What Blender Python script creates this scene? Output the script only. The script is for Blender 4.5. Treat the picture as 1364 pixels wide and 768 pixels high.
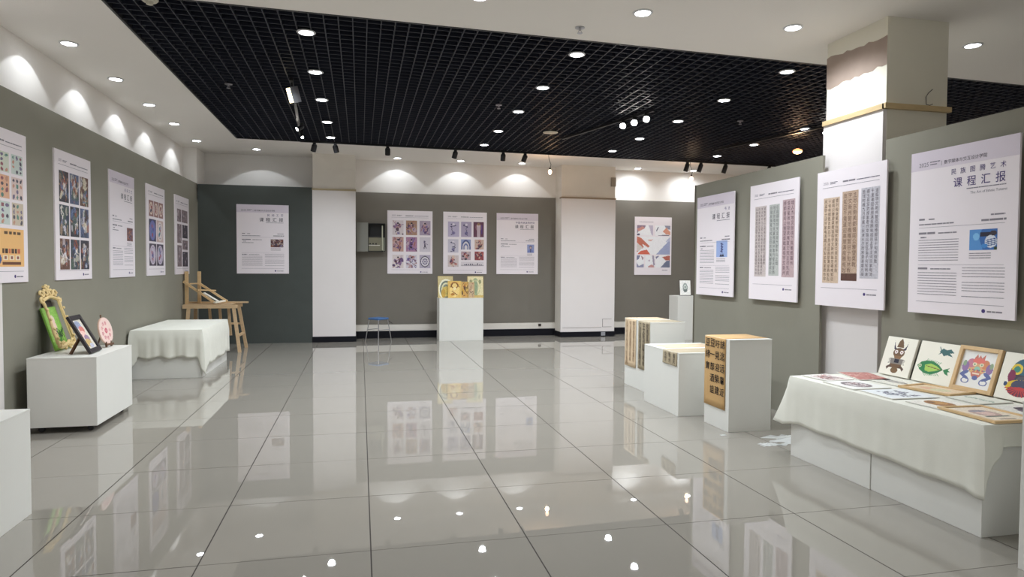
import bpy, bmesh, math, random
import numpy as np
from mathutils import Matrix, Vector

for o in list(bpy.data.objects):
    bpy.data.objects.remove(o)
S = bpy.context.scene
COL = S.collection
V = Vector
rnd = random.Random(7)

# ---------------------------------------------------------------- camera
FPX, YAW, PITCH, ROLL = 880.8, 0.22544, -0.03338, 0.00636
cam = bpy.data.cameras.new('camera')
cam.sensor_width = 36.0
cam.lens = FPX / 1364 * 36.0
cam.clip_start = 0.05
co = bpy.data.objects.new('camera', cam)
COL.objects.link(co)
fw = V((math.sin(YAW) * math.cos(PITCH), math.cos(YAW) * math.cos(PITCH), math.sin(PITCH)))
r0 = V((math.cos(YAW), -math.sin(YAW), 0))
u0 = r0.cross(fw)
rr = r0 * math.cos(ROLL) + u0 * math.sin(ROLL)
uu = u0 * math.cos(ROLL) - r0 * math.sin(ROLL)
M = Matrix((rr, uu, -fw)).transposed().to_4x4()
M.translation = V((-0.0493, -4.1253, 1.4199))
co.matrix_world = M
S.camera = co

# ---------------------------------------------------------------- world, exposure
w = bpy.data.worlds.new('world')
S.world = w
w.use_nodes = True
w.node_tree.nodes['Background'].inputs[0].default_value = (0, 0, 0, 1)
w.node_tree.nodes['Background'].inputs[1].default_value = 0.0
S.view_settings.view_transform = 'Standard'
S.view_settings.look = 'None'
S.view_settings.gamma = 1.0
S.view_settings.use_curve_mapping = False
S.view_settings.exposure = 0.62
POW_SOFFIT, POW_GRID, POW_HALL = 6.0, 60.0, 60.0     # watts of each downlight's lamp
COOL = (0.88, 0.945, 1.0)
WARM = (1.0, 0.62, 0.34)

# ---------------------------------------------------------------- helpers
def lin(c):
    c = np.asarray(c, float) / 255.0
    return np.where(c <= 0.04045, c / 12.92, ((c + 0.055) / 1.055) ** 2.4)

def L3(r, g, b):
    return tuple(lin((r, g, b))) + (1.0,)

MATS = {}
def mat(name, col, rough=0.6, var=0.0, scale=6.0, metal=0.0, bump=0.0, bscale=60.0, emit=None, estr=0.0, spec=0.5, stretch=None, trans=0.0, alpha=1.0):
    if name in MATS:
        return MATS[name]
    m = bpy.data.materials.new(name)
    MATS[name] = m
    m.use_nodes = True
    nt = m.node_tree
    b = nt.nodes['Principled BSDF']
    c = L3(*col)
    b.inputs['Base Color'].default_value = c
    b.inputs['Roughness'].default_value = rough
    b.inputs['Metallic'].default_value = metal
    b.inputs['Specular IOR Level'].default_value = spec
    b.inputs['Transmission Weight'].default_value = trans
    b.inputs['Alpha'].default_value = alpha
    tc = nt.nodes.new('ShaderNodeTexCoord')
    src = tc.outputs['Object']
    if stretch:
        mp = nt.nodes.new('ShaderNodeMapping')
        mp.inputs['Scale'].default_value = stretch
        nt.links.new(src, mp.inputs[0])
        src = mp.outputs[0]
    if var:
        n = nt.nodes.new('ShaderNodeTexNoise')
        n.inputs['Scale'].default_value = scale
        n.inputs['Detail'].default_value = 5
        nt.links.new(src, n.inputs['Vector'])
        mr = nt.nodes.new('ShaderNodeMapRange')
        mr.inputs[1].default_value = 0.0
        mr.inputs[2].default_value = 0.7
        mr.inputs[3].default_value = 1 - var
        mr.inputs[4].default_value = 1 + var
        nt.links.new(n.outputs['Fac'], mr.inputs[0])
        mx = nt.nodes.new('ShaderNodeVectorMath')
        mx.operation = 'SCALE'
        mx.inputs[0].default_value = c[:3]
        nt.links.new(mr.outputs[0], mx.inputs['Scale'])
        nt.links.new(mx.outputs[0], b.inputs['Base Color'])
    if bump:
        n = nt.nodes.new('ShaderNodeTexNoise')
        n.inputs['Scale'].default_value = bscale
        nt.links.new(src, n.inputs['Vector'])
        bp = nt.nodes.new('ShaderNodeBump')
        bp.inputs['Strength'].default_value = bump
        bp.inputs['Distance'].default_value = 0.004
        nt.links.new(n.outputs['Fac'], bp.inputs['Height'])
        nt.links.new(bp.outputs[0], b.inputs['Normal'])
    if emit:
        b.inputs['Emission Color'].default_value = emit + (1,) if len(emit) == 3 else emit
        b.inputs['Emission Strength'].default_value = estr
    return m

def link(name, me, m=None, parent=None, loc=None):
    o = bpy.data.objects.new(name, me)
    COL.objects.link(o)
    if m is not None and len(me.materials) == 0:
        me.materials.append(m)
    if parent is not None:
        o.parent = parent
    if loc is not None:
        o.location = loc
    return o

def tag(o, label=None, cat=None, group=None, kind=None):
    if label: o['label'] = label
    if cat: o['category'] = cat
    if group: o['group'] = group
    if kind: o['kind'] = kind
    return o

def thing(name, label, cat, loc=(0, 0, 0), rotz=0.0, group=None, basis=None):
    o = bpy.data.objects.new(name, None)
    o.empty_display_size = 0.05
    COL.objects.link(o)
    if basis is not None:
        m = Matrix((V(basis[0]), V(basis[1]), V(basis[2]))).transposed().to_4x4()
        m.translation = V(loc)
        o.matrix_world = m
    else:
        o.location = loc
        o.rotation_euler = (0, 0, rotz)
    return tag(o, label, cat, group)

class MB:
    """collects shapes into one mesh"""
    def __init__(self):
        self.v = []; self.f = []
    def box(self, lo, hi):
        n = len(self.v)
        x0, y0, z0 = lo; x1, y1, z1 = hi
        self.v += [(x0,y0,z0),(x1,y0,z0),(x1,y1,z0),(x0,y1,z0),(x0,y0,z1),(x1,y0,z1),(x1,y1,z1),(x0,y1,z1)]
        self.f += [tuple(n+i for i in q) for q in ((0,3,2,1),(4,5,6,7),(0,1,5,4),(1,2,6,5),(2,3,7,6),(3,0,4,7))]
        return self
    def bar(self, a, b, wd, dp=None, up=(0, 0, 1)):
        a = V(a); b = V(b); dp = dp or wd
        d = (b - a).normalized()
        s = d.cross(V(up))
        if s.length < 1e-4: s = d.cross(V((1, 0, 0)))
        s.normalize(); t = s.cross(d)
        n = len(self.v)
        for p in (a, b):
            for i, j in ((-1,-1),(1,-1),(1,1),(-1,1)):
                self.v.append(tuple(p + s*(i*wd/2) + t*(j*dp/2)))
        self.f += [tuple(n+i for i in q) for q in ((0,1,2,3),(7,6,5,4),(0,4,5,1),(1,5,6,2),(2,6,7,3),(3,7,4,0))]
        return self
    def tube(self, pts, r, k=8, closed=False):
        pts = [V(p) for p in pts]
        N = len(pts)
        rs = r if isinstance(r, (list, tuple)) else [r]*N
        n = len(self.v)
        ref = V((0.31, 0.17, 0.93))
        for i, p in enumerate(pts):
            if closed: d = pts[(i+1) % N] - pts[i-1]
            else: d = pts[min(i+1, N-1)] - pts[max(i-1, 0)]
            d.normalize()
            s = d.cross(ref).normalized(); t = d.cross(s)
            for j in range(k):
                a = 2*math.pi*j/k
                self.v.append(tuple(p + (s*math.cos(a) + t*math.sin(a))*rs[i]))
        for i in range(N if closed else N-1):
            for j in range(k):
                a, b = n+i*k, n+((i+1) % N)*k
                self.f.append((a+j, a+(j+1) % k, b+(j+1) % k, b+j))
        if not closed:
            self.f.append(tuple(n+j for j in range(k))[::-1])
            self.f.append(tuple(n+(N-1)*k+j for j in range(k)))
        return self
    def lathe(self, prof, c=(0, 0, 0), k=20, ax=2):
        n = len(self.v)
        for r, h in prof:
            for j in range(k):
                a = 2*math.pi*j/k
                p = [r*math.cos(a), r*math.sin(a), h]
                if ax == 1: p = [p[0], p[2], p[1]]
                if ax == 0: p = [p[2], p[0], p[1]]
                self.v.append((p[0]+c[0], p[1]+c[1], p[2]+c[2]))
        for i in range(len(prof)-1):
            for j in range(k):
                a, b = n+i*k, n+(i+1)*k
                self.f.append((a+j, a+(j+1) % k, b+(j+1) % k, b+j))
        self.f.append(tuple(n+j for j in range(k))[::-1])
        self.f.append(tuple(n+(len(prof)-1)*k+j for j in range(k)))
        return self
    def poly(self, pts, h0, h1):
        """extruded xy polygon"""
        n = len(self.v); N = len(pts)
        for h in (h0, h1):
            self.v += [(p[0], p[1], h) for p in pts]
        self.f.append(tuple(range(n, n+N))[::-1])
        self.f.append(tuple(range(n+N, n+2*N)))
        for i in range(N):
            j = (i+1) % N
            self.f.append((n+i, n+j, n+N+j, n+N+i))
        return self
    def mesh(self, name, smooth=False):
        me = bpy.data.meshes.new(name)
        me.from_pydata(self.v, [], self.f)
        bm = bmesh.new(); bm.from_mesh(me)
        bmesh.ops.recalc_face_normals(bm, faces=bm.faces)
        bm.to_mesh(me); bm.free()
        if smooth:
            for p in me.polygons: p.use_smooth = True
            try: me.set_sharp_from_angle(angle=math.radians(40))
            except Exception: pass
        return me
    def obj(self, name, m, parent=None, smooth=False, bevel=0.0, loc=None):
        o = link(name, self.mesh(name, smooth), m, parent, loc)
        if bevel:
            b = o.modifiers.new('bevel', 'BEVEL'); b.width = bevel; b.segments = 2; b.limit_method = 'ANGLE'
        return o

def box(name, lo, hi, m, parent=None, bevel=0.0):
    return MB().box(lo, hi).obj(name, m, parent, bevel=bevel)

def struct(o):
    o['kind'] = 'structure'
    return o

def spot(parent, loc, power, col, angle=110, blend=0.6, radius=0.05, target=None, name='lamp'):
    l = bpy.data.lights.new(name, 'SPOT')
    l.energy = power; l.color = col; l.spot_size = math.radians(angle); l.spot_blend = blend; l.shadow_soft_size = radius
    o = bpy.data.objects.new(name, l)
    COL.objects.link(o); o.parent = parent; o.location = loc
    if target is not None:
        o.rotation_euler = (V(target) - V(loc)).to_track_quat('-Z', 'Y').to_euler()
    return o

# --- printed pictures: a grid of coloured cells
PRINT = bpy.data.materials.new('printed_ink'); PRINT.use_nodes = True
_b = PRINT.node_tree.nodes['Principled BSDF']
_a = PRINT.node_tree.nodes.new('ShaderNodeAttribute'); _a.attribute_name = 'ink'
PRINT.node_tree.links.new(_a.outputs['Color'], _b.inputs['Base Color'])
_b.inputs['Roughness'].default_value = 0.5

class Art:
    def __init__(self, nx, ny, bg=(240, 238, 230)):
        self.nx, self.ny = nx, ny
        self.a = np.zeros((ny, nx, 3)); self.a[:] = bg
        y, x = np.mgrid[0:ny, 0:nx]
        self.x = (x+0.5)/nx; self.y = (y+0.5)/ny          # y down from the top
        self.h = np.zeros((ny, nx), bool)
    def put(self, mk, c, k=1.0):
        self.a[mk] = self.a[mk]*(1-k) + np.array(c, float)*k
        return self
    def el(self, cx, cy, rx, ry, c, rot=0.0, k=1.0, inner=0.0):
        dx, dy = self.x-cx, self.y-cy
        ca, sa = math.cos(rot), math.sin(rot)
        u = (dx*ca+dy*sa)/rx; v = (-dx*sa+dy*ca)/ry
        d = u*u+v*v
        return self.put((d <= 1) & (d >= inner*inner), c, k)
    def rc(self, x0, y0, x1, y1, c, k=1.0):
        return self.put((self.x >= x0) & (self.x <= x1) & (self.y >= y0) & (self.y <= y1), c, k)
    def ln(self, x0, y0, x1, y1, wd, c, k=1.0, asp=1.0):
        dx, dy = x1-x0, y1-y0
        t = np.clip(((self.x-x0)*dx+(self.y-y0)*dy)/max(dx*dx+dy*dy, 1e-9), 0, 1)
        d = np.hypot(self.x-x0-t*dx, (self.y-y0-t*dy)*asp)
        return self.put(d <= wd/2, c, k)
    def pg(self, pts, c, k=1.0):
        ins = np.zeros(self.x.shape, bool)
        n = len(pts)
        for i in range(n):
            (xa, ya), (xb, yb) = pts[i], pts[(i+1) % n]
            if ya == yb: continue
            cr = ((ya > self.y) != (yb > self.y)) & (self.x < (xb-xa)*(self.y-ya)/(yb-ya)+xa)
            ins ^= cr
        return self.put(ins, c, k)
    def noise(self, s, seed=0):
        r = np.random.RandomState(seed)
        self.a += r.randn(self.ny, self.nx, 1)*s
        return self
    def obj(self, name, w, h, parent, x=0.0, y=0.0, z=0.0, cut=None):
        """picture w x h whose lower left corner is at local (x, y), facing local +z"""
        nx, ny = self.nx, self.ny
        gx = np.linspace(0, w, nx+1)+x; gy = np.linspace(0, h, ny+1)+y
        X, Y = np.meshgrid(gx, gy)
        vs = np.stack([X.ravel(), Y.ravel(), np.full(X.size, z)], 1)
        i, j = np.meshgrid(np.arange(nx), np.arange(ny))
        a = (j*(nx+1)+i).ravel()
        fs = np.stack([a, a+1, a+nx+2, a+nx+1], 1)
        cols = lin(np.clip(self.a, 0, 255))[::-1].reshape(-1, 3)
        if cut is not None:
            keep = cut[::-1].ravel(); fs = fs[keep]; cols = cols[keep]
        me = bpy.data.meshes.new(name)
        me.from_pydata(vs.tolist(), [], fs.tolist())
        at = me.color_attributes.new('ink', 'FLOAT_COLOR', 'CORNER')
        d = np.ones((len(fs)*4, 4)); d[:, :3] = np.repeat(cols, 4, 0)
        at.data.foreach_set('color', d.ravel())
        return link(name, me, PRINT, parent)

def scribble(seed, pal, bg, nx=26, ny=34, n=26, big=0.28, nz=6):
    r = random.Random(seed)
    A = Art(nx, ny, bg)
    for i in range(n):
        k = 1 - i/n*0.75
        c = r.choice(pal)
        if r.random() < 0.7:
            A.el(r.gauss(.5, .22), r.gauss(.52, .24), big*k*r.uniform(.25, 1), big*k*r.uniform(.25, 1), c, r.uniform(0, 3), r.uniform(.6, 1))
        else:
            x, y = r.uniform(.1, .9), r.uniform(.1, .9)
            A.ln(x, y, x+r.uniform(-.4, .4), y+r.uniform(-.4, .4), .05, c, .9)
    return A.noise(nz, seed)

INK = mat('printed_black_text', (62, 56, 74), 0.6)
INKV = mat('printed_violet_text', (72, 56, 120), 0.6)
INKB = mat('printed_body_text', (136, 130, 140), 0.6)
INKG = mat('printed_grey_text', (128, 122, 136), 0.6)
BRUSH = mat('brush_ink', (52, 36, 26), 0.7)
FONTC = {}
def text(parent, s, x, y, size, m, align='LEFT', z=0.0, lead=1.0, name='lettering', bold=0.0):
    key = (s, align, lead, bold)
    if key not in FONTC:
        c = bpy.data.curves.new('font', 'FONT')
        c.body = s; c.size = 1; c.resolution_u = 2; c.align_x = align; c.space_line = lead; c.offset = bold
        o = bpy.data.objects.new('font', c); COL.objects.link(o)
        dg = bpy.context.evaluated_depsgraph_get()
        FONTC[key] = bpy.data.meshes.new_from_object(o.evaluated_get(dg))
        bpy.data.objects.remove(o)
    me = FONTC[key].copy()
    me.name = name
    me.materials.clear()
    me.transform(Matrix.Translation((x, y, z)) @ Matrix.Scale(size, 4))
    o = link(name, me, m, parent)
    if len(s.replace(' ', '')) > 1: o['kind'] = 'stuff'
    return o

def chars(parent, s, xr, y, size, pitch, m, z, bold=0.0, name='character'):
    """a line of characters ending at xr, one object each"""
    for i, ch in enumerate(s):
        text(parent, ch, xr - (len(s)-i-.5)*pitch, y, size, m, 'CENTER', z, name=name, bold=bold)

def dashes(parent, rows, m, z, seed, name='small_print'):
    """lines of print too small to read: rows = (x0, x1, y, height)"""
    r = random.Random(seed)
    b = MB(); 
    for x0, x1, y, h in rows:
        x = x0
        while x < x1 - h*0.4:
            ln = min(r.uniform(1.5, 9)*h, x1-x)
            n = len(b.v)
            b.v += [(x, y, z), (x+ln, y, z), (x+ln, y+h, z), (x, y+h, z)]
            b.f.append((n, n+1, n+2, n+3))
            x += ln + h*0.35
    o = b.obj(name, m, parent)
    o['kind'] = 'stuff'
    return o

# ---------------------------------------------------------------- materials of the place
WHITE = mat('white_wall_paint', (230, 226, 221), 0.75, 0.03, 1.5, bump=0.05)
CEIL = mat('ceiling_paint', (234, 229, 223), 0.8, 0.02, 1.0)
PANEL = mat('olive_grey_wall_felt', (139, 136, 123), 0.85, 0.05, 2.5, bump=0.1, bscale=300)
BPANEL = mat('warm_grey_wall_felt', (120, 115, 106), 0.85, 0.05, 2.5, bump=0.1, bscale=300)
SLATE = mat('dark_slate_wall_felt', (72, 77, 74), 0.85, 0.10, 3.0, bump=0.1, bscale=300)
BEIGE = mat('old_beige_plaster', (224, 218, 209), 0.8, 0.05, 3.0)
CLAD = mat('white_cladding_board', (230, 224, 222), 0.55, 0.02, 2.0)
BLACKB = mat('black_baseboard', (17, 17, 25), 0.6, 0.1, 8, spec=0.2)
WOODS = mat('raw_pine_strip', (196, 172, 130), 0.7, 0.12, 10, stretch=(1, 1, 6))
GREYW = mat('grey_brown_strip', (150, 132, 112), 0.8, 0.1, 10)
PLINTH = mat('white_plinth_paint', (226, 225, 219), 0.5, 0.02, 3.0)
CLOTH = mat('white_cotton_cloth', (230, 229, 218), 0.9, 0.03, 8.0, bump=0.25, bscale=500)
BOARD = mat('poster_paper', (244, 236, 241), 0.32, spec=0.35)
EDGE = mat('poster_edge_grey', (120, 116, 130), 0.6)
BAND = mat('lavender_header_print', (224, 214, 226), 0.45)
WOOD = mat('pale_wood', (212, 180, 134), 0.55, 0.12, 14, stretch=(1, 1, 5))
WOOD2 = mat('bench_pine', (206, 176, 138), 0.6, 0.15, 12, stretch=(1, 1, 5))
DWOOD = mat('dark_wood', (96, 66, 46), 0.5, 0.15, 12)
BLACKP = mat('black_lacquer', (34, 28, 32), 0.35)
CANVAS = mat('cream_canvas', (242, 238, 224), 0.8, 0.02, 20)
PAPER = mat('white_drawing_paper', (236, 234, 226), 0.8)
TRACK = mat('black_track_metal', (24, 24, 28), 0.45)
CHROME = mat('brushed_metal', (190, 190, 195), 0.3, metal=1.0)
TRIM = mat('downlight_trim', (212, 212, 214), 0.4)
LED = mat('led_disc', (255, 255, 255), 0.4, emit=(0.9, 0.94, 1.0), estr=22.0)
BULB = mat('warm_bulb_glass', (255, 240, 220), 0.4, emit=(1.0, 0.60, 0.42), estr=3.0)
BULBW = mat('white_bulb_glass', (255, 250, 240), 0.4, emit=(1.0, 0.93, 0.86), estr=45.0)
RED = mat('seal_red', (170, 50, 40), 0.6)

# polished floor tile: faint clouding, glossy
TILE = mat('polished_tile', (150, 145, 136), 0.014, 0.035, 1.3, spec=0.9)
GROUT = mat('dark_grout', (48, 40, 34), 0.8)

# ---------------------------------------------------------------- floor
ZC = 3.46
floor = struct(box('floor', (-3.3, -8.2, -0.12), (9.2, 9.2, -0.0012), GROUT))
TS = 0.8
tm = MB().box((0.0034, 0.0020, -0.02), (TS-0.0034, TS-0.0020, 0.0)).mesh('tile')
tm.materials.append(TILE)
tr = random.Random(3)
for i in range(-4, 11):
    for j in range(-4, 12):
        o = link('tile', tm, None, floor, (i*TS, j*TS, 0))
        o.rotation_euler = (tr.uniform(-.0005, .0005), tr.uniform(-.0005, .0005), 0)
box('far_tiles', (-3.3, -8.2, -0.0012), (9.2, -4*TS, 0.0), TILE, floor)

# ---------------------------------------------------------------- ceiling: white soffit round a dark open-cell grille
def gf(x): return 1.545 + 0.040*x          # front edge of the grille
def gb(x): return 7.42 + 0.040*x           # back edge
GX0, GX1 = -1.99, 8.9
XL, XR, YB, YF = -3.25, 9.0, 9.05, -8.0
c = MB(); c.poly([(XL, YF), (XR, YF), (XR, gf(XR)), (XL, gf(XL))], ZC, ZC+0.12)
ceil = struct(c.obj('ceiling', CEIL))
MB().poly([(XL, gf(XL)), (GX0, gf(GX0)), (GX0, gb(GX0)), (XL, gb(XL))], ZC, ZC+0.12).obj('soffit', CEIL, ceil)
MB().poly([(XL, gb(XL)), (XR, gb(XR)), (XR, YB+.1), (XL, YB+.1)], ZC, ZC+0.12).obj('soffit', CEIL, ceil)
VOID = mat('black_void_paint', (11, 15, 29), 0.9)
v = MB()
v.box((GX0-.1, 1.2, 4.3), (XR+.1, 8.1, 4.34))
v.box((GX0-.12, 1.2, ZC+.1), (GX0-.06, 8.1, 4.34)).box((XR, 1.2, ZC+.1), (XR+.05, 8.1, 4.34))
v.box((GX0-.1, 1.2, ZC+.1), (XR, 1.25, 4.34)).box((GX0-.1, 8.05, ZC+.1), (XR, 8.1, 4.34))
v.obj('void_lining', VOID, ceil)
GRID = mat('dark_grille_aluminium', (26, 30, 44), 0.5)
grille = struct(MB().bar((GX0, gf(GX0), ZC+.02), (GX0, gb(GX0), ZC+.02), .02, .05).obj('ceiling_grille', TRACK))
for xa, xb, f in ((GX0, XR, gf), (GX0, XR, gb)):
    MB().bar((xa, f(xa), ZC+.02), (xb, f(xb), ZC+.02), .02, .05).obj('edge_bar', TRACK, grille)
ybar = MB().bar((0, 0, 0), (0, 5.88, 0), .009, .045).mesh('grille_bar'); ybar.materials.append(GRID)
k = 0
x = GX0 + 0.11
while x < XR:
    link('grille_bar', ybar, None, grille, (x, gf(x), ZC+.024)); x += 0.118
xbar = MB().bar((GX0, 0.04*GX0, 0), (XR, 0.04*XR, 0), .009, .043).mesh('cross_bar'); xbar.materials.append(GRID)
y = 0.118
while y < 5.86:
    link('cross_bar', xbar, None, grille, (0, 1.545+y, ZC+.026)); y += 0.118

# ---------------------------------------------------------------- walls
PT = 2.835
wl = struct(box('wall_left', (-2.98, 1.92, 0), (-2.84, 8.52, PT), PANEL))
struct(box('wall_left_upper', (-3.25, YF, 0), (-3.06, YB, ZC+.02), WHITE))
struct(box('wall_left_near', (-3.06, YF, 0), (-2.835, 1.92, PT), CLAD))
struct(box('wall_corner', (-3.06, 8.44, PT-.3), (-2.84, YB, ZC+.02), WHITE))
struct(box('wall_back', (XL, YB, 0), (XR+.1, YB+.15, ZC+.02), WHITE))
struct(box('wall_slate', (-2.84, 8.5, 0), (-0.905, 8.62, PT), SLATE))
struct(box('wall_back_panel', (-0.14, 9.03, 0.27), (3.88, YB+.01, PT), BPANEL))
struct(box('wall_back_panel_right', (5.03, 9.03, 0.27), (XR, YB+.01, PT), BPANEL))
struct(box('wall_back_skirt', (-0.14, 9.038, 0.13), (XR, YB+.01, 0.275), BEIGE))
struct(box('baseboard_back', (-0.14, 9.015, 0), (XR, YB+.01, 0.14), BLACKB))
struct(box('wall_right', (XR, YF, 0), (XR+.15, YB+.1, ZC+.1), WHITE))
struct(box('wall_front', (XL, YF-.15, 0), (XR+.1, YF, ZC+.1), WHITE))

def pillar(name, x0, x1, y0, y1, strip_z, strip_m, base=True, body=BEIGE):
    p = struct(box(name, (x0, y0+.02, 0), (x1, y1, ZC+.02), body))
    box('cladding', (x0-.004, y0, 0.105 if base else 0.0), (x1+.004, y0+.05, strip_z), CLAD, p)
    if base:
        MB().box((x0-.012, y0-.012, 0), (x1+.012, y1-.05, 0.105)).obj('black_base', BLACKB, p)
    MB().box((x0-.012, y0-.014, strip_z), (x1+.012, y0+.12, strip_z+.03)).obj('wooden_strip', strip_m, p)
    return p
pillar('wall_pillar_left', -0.9, -0.138, 8.5, YB+.05, 2.79, mat('pale_strip', (176, 160, 128), 0.7))
p2 = pillar('wall_pillar_middle', 3.885, 5.025, 8.61, YB+.05, 2.79, GREYW)
# old paint patch and a cut hatch outline on the middle pillar
MB().box((4.93, 8.60, 3.06), (5.03, 8.64, 3.24)).obj('paint_scar', mat('grey_scar', (150, 140, 126), 0.8), p2)
HL = mat('pencil_grey_line', (120, 112, 112), 0.7)
MB().box((4.77, 8.604, .20), (4.778, 8.612, .36)).box((4.77, 8.606, .195), (4.97, 8.612, .2)).box((4.77, 8.606, .355), (4.97, 8.612, .36)).box((3.92, 8.606, .185), (4.75, 8.612, .19)).obj('hatch_outline', HL, p2)
MB().box((4.74, 8.594, .02), (4.83, 8.6, .095)).obj('torn_sticker', mat('torn_white', (150, 150, 156), 0.7), p2)

# right pillar in the partition line, seen on two sides
p3 = struct(box('wall_pillar_right', (4.12, 0.47, 0), (4.70, 1.18, ZC+.02), mat('cream_plaster', (228, 223, 207), 0.75, 0.03, 3)))
box('cladding', (4.085, 0.475, 0), (4.13, 1.185, 2.715), CLAD, p3)
box('upper_paint', (4.108, 0.472, 2.75), (4.125, 1.18, ZC+.01), mat('cream_plaster', (228, 223, 207), 0.75, 0.03, 3), p3)
s = MB(); s.box((4.07, 0.455, 2.715), (4.13, 1.185, 2.757)); s.box((4.07, 0.435, 2.715), (4.715, 0.472, 2.757))
s.obj('wooden_strip', WOODS, p3)
# bare brown plaster patch with ragged edge, slightly proud of the paint
pr = random.Random(5)
top = [(1.185 - i*.7125/14, 3.325 - .03*i/14 + .01*math.sin(i*1.3) + pr.uniform(-.012, .012) + (.02 if i > 12 else 0)) for i in range(15)]
bot = [(1.185 - i*.7125/14, 3.05 + .03*i/14 + pr.uniform(-.012, .012)) for i in range(15)]
pb = MB(); n = 0
for (ya, za), (yb, zb) in zip(top, bot):
    pb.v += [(4.106, ya, za), (4.106, yb, zb), (4.112, ya, za), (4.112, yb, zb)]
for i in range(14):
    a = i*4; pb.f += [(a, a+1, a+5, a+4), (a+2, a+6, a+7, a+3), (a, a+4, a+6, a+2), (a+1, a+3, a+7, a+5)]
pb.obj('bare_plaster_patch', mat('bare_brown_plaster', (160, 142, 130), 0.9, 0.10, 7), p3)
MB().tube([(4.55, .466, 2.90), (4.50, .458, 2.862), (4.477, .456, 2.83), (4.475, .45, 2.768), (4.50, .44, 2.76), (4.53, .44, 2.772)], .003, 6).obj('loose_wire', TRACK, p3, True)

# partition of felt-covered boards
pf = struct(box('wall_partition_far', (4.01, 1.086, 0), (4.034, 3.41, 2.436), PANEL))
box('edge_strip', (4.004, 3.395, 0), (4.040, 3.417, 2.438), mat('partition_edge', (98, 92, 78), 0.8), pf)
pn = struct(box('wall_partition_near', (4.01, -4.6, 0), (4.08, 0.354, 2.44), PANEL))

# ---------------------------------------------------------------- posters
BASES = {'left': ((0, 1, 0), (0, 0, 1), (1, 0, 0)), 'back': ((1, 0, 0), (0, 0, 1), (0, -1, 0)), 'right': ((0, -1, 0), (0, 0, 1), (-1, 0, 0))}
HEAD = '数字媒体与交互设计学院'
def poster(side, cpos, z0, w, h, label, spacer=0.0, thick=0.014):
    """cpos = centre along the wall, plus the wall's plane"""
    a, plane = cpos
    loc = {'left': (plane, a, z0), 'back': (a, plane, z0), 'right': (plane, a, z0)}[side]
    t = thing('poster', label, 'poster', loc, basis=BASES[side], group='course report posters')
    b = box('board', (-w/2, 0, spacer), (w/2, h, spacer+thick), BOARD, t)
    if spacer:
        for y in (0.12, h-0.16):
            box('spacer', (-w*.4, y, -.002), (w*.4, y+.04, spacer+.002), EDGE, t)
    t['_w'] = w; t['_h'] = h; t['_z'] = spacer+thick+0.0008
    return t
def X(t, f): return (f-0.5)*t['_w']
def Y(t, f): return (1-f)*t['_h']
def flat(t, x0, y0, x1, y1, m, name, dz=0.0):
    z = t['_z']+dz
    b = MB(); b.v = [(X(t, x0), Y(t, y1), z), (X(t, x1), Y(t, y1), z), (X(t, x1), Y(t, y0), z), (X(t, x0), Y(t, y0), z)]; b.f = [(0, 1, 2, 3)]
    return b.obj(name, m, t)
def pic(t, art, x0, y0, x1, y1):
    return art.obj('picture', (x1-x0)*t['_w'], (y1-y0)*t['_h'], t, X(t, x0), Y(t, y1), t['_z'])
def footer(t, y=0.925):
    w = t['_w']
    flat(t, .09, y, .91, y+.0022, INKG, 'rule_line')
    z = t['_z']
    MB().lathe([(w*.016, z-.0004), (w*.016, z+.0004)], (X(t, .74), Y(t, y+.035), 0), 14).obj('emblem', INKV, t)
    dashes(t, [(X(t, .77), X(t, .90), Y(t, y+.041), .010)], INKB, z, 4)
def header_pic(t, y=.085, seed=1):
    w = t['_w']; z = t['_z']
    text(t, '2025', X(t, .10), Y(t, y), w*.040, INKG, z=z)
    dashes(t, [(X(t, .205), X(t, .32), Y(t, y-.010), .006), (X(t, .205), X(t, .29), Y(t, y), .006)], INKG, z, seed)
    dashes(t, [(X(t, .40), X(t, .58), Y(t, y), .013)], INKB, z, seed+1)
    dashes(t, [(X(t, .60), X(t, .91), Y(t, y), .008)], INKG, z, seed+2)
    flat(t, .09, y+.022, .91, y+.0245, INKG, 'rule_line')
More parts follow.
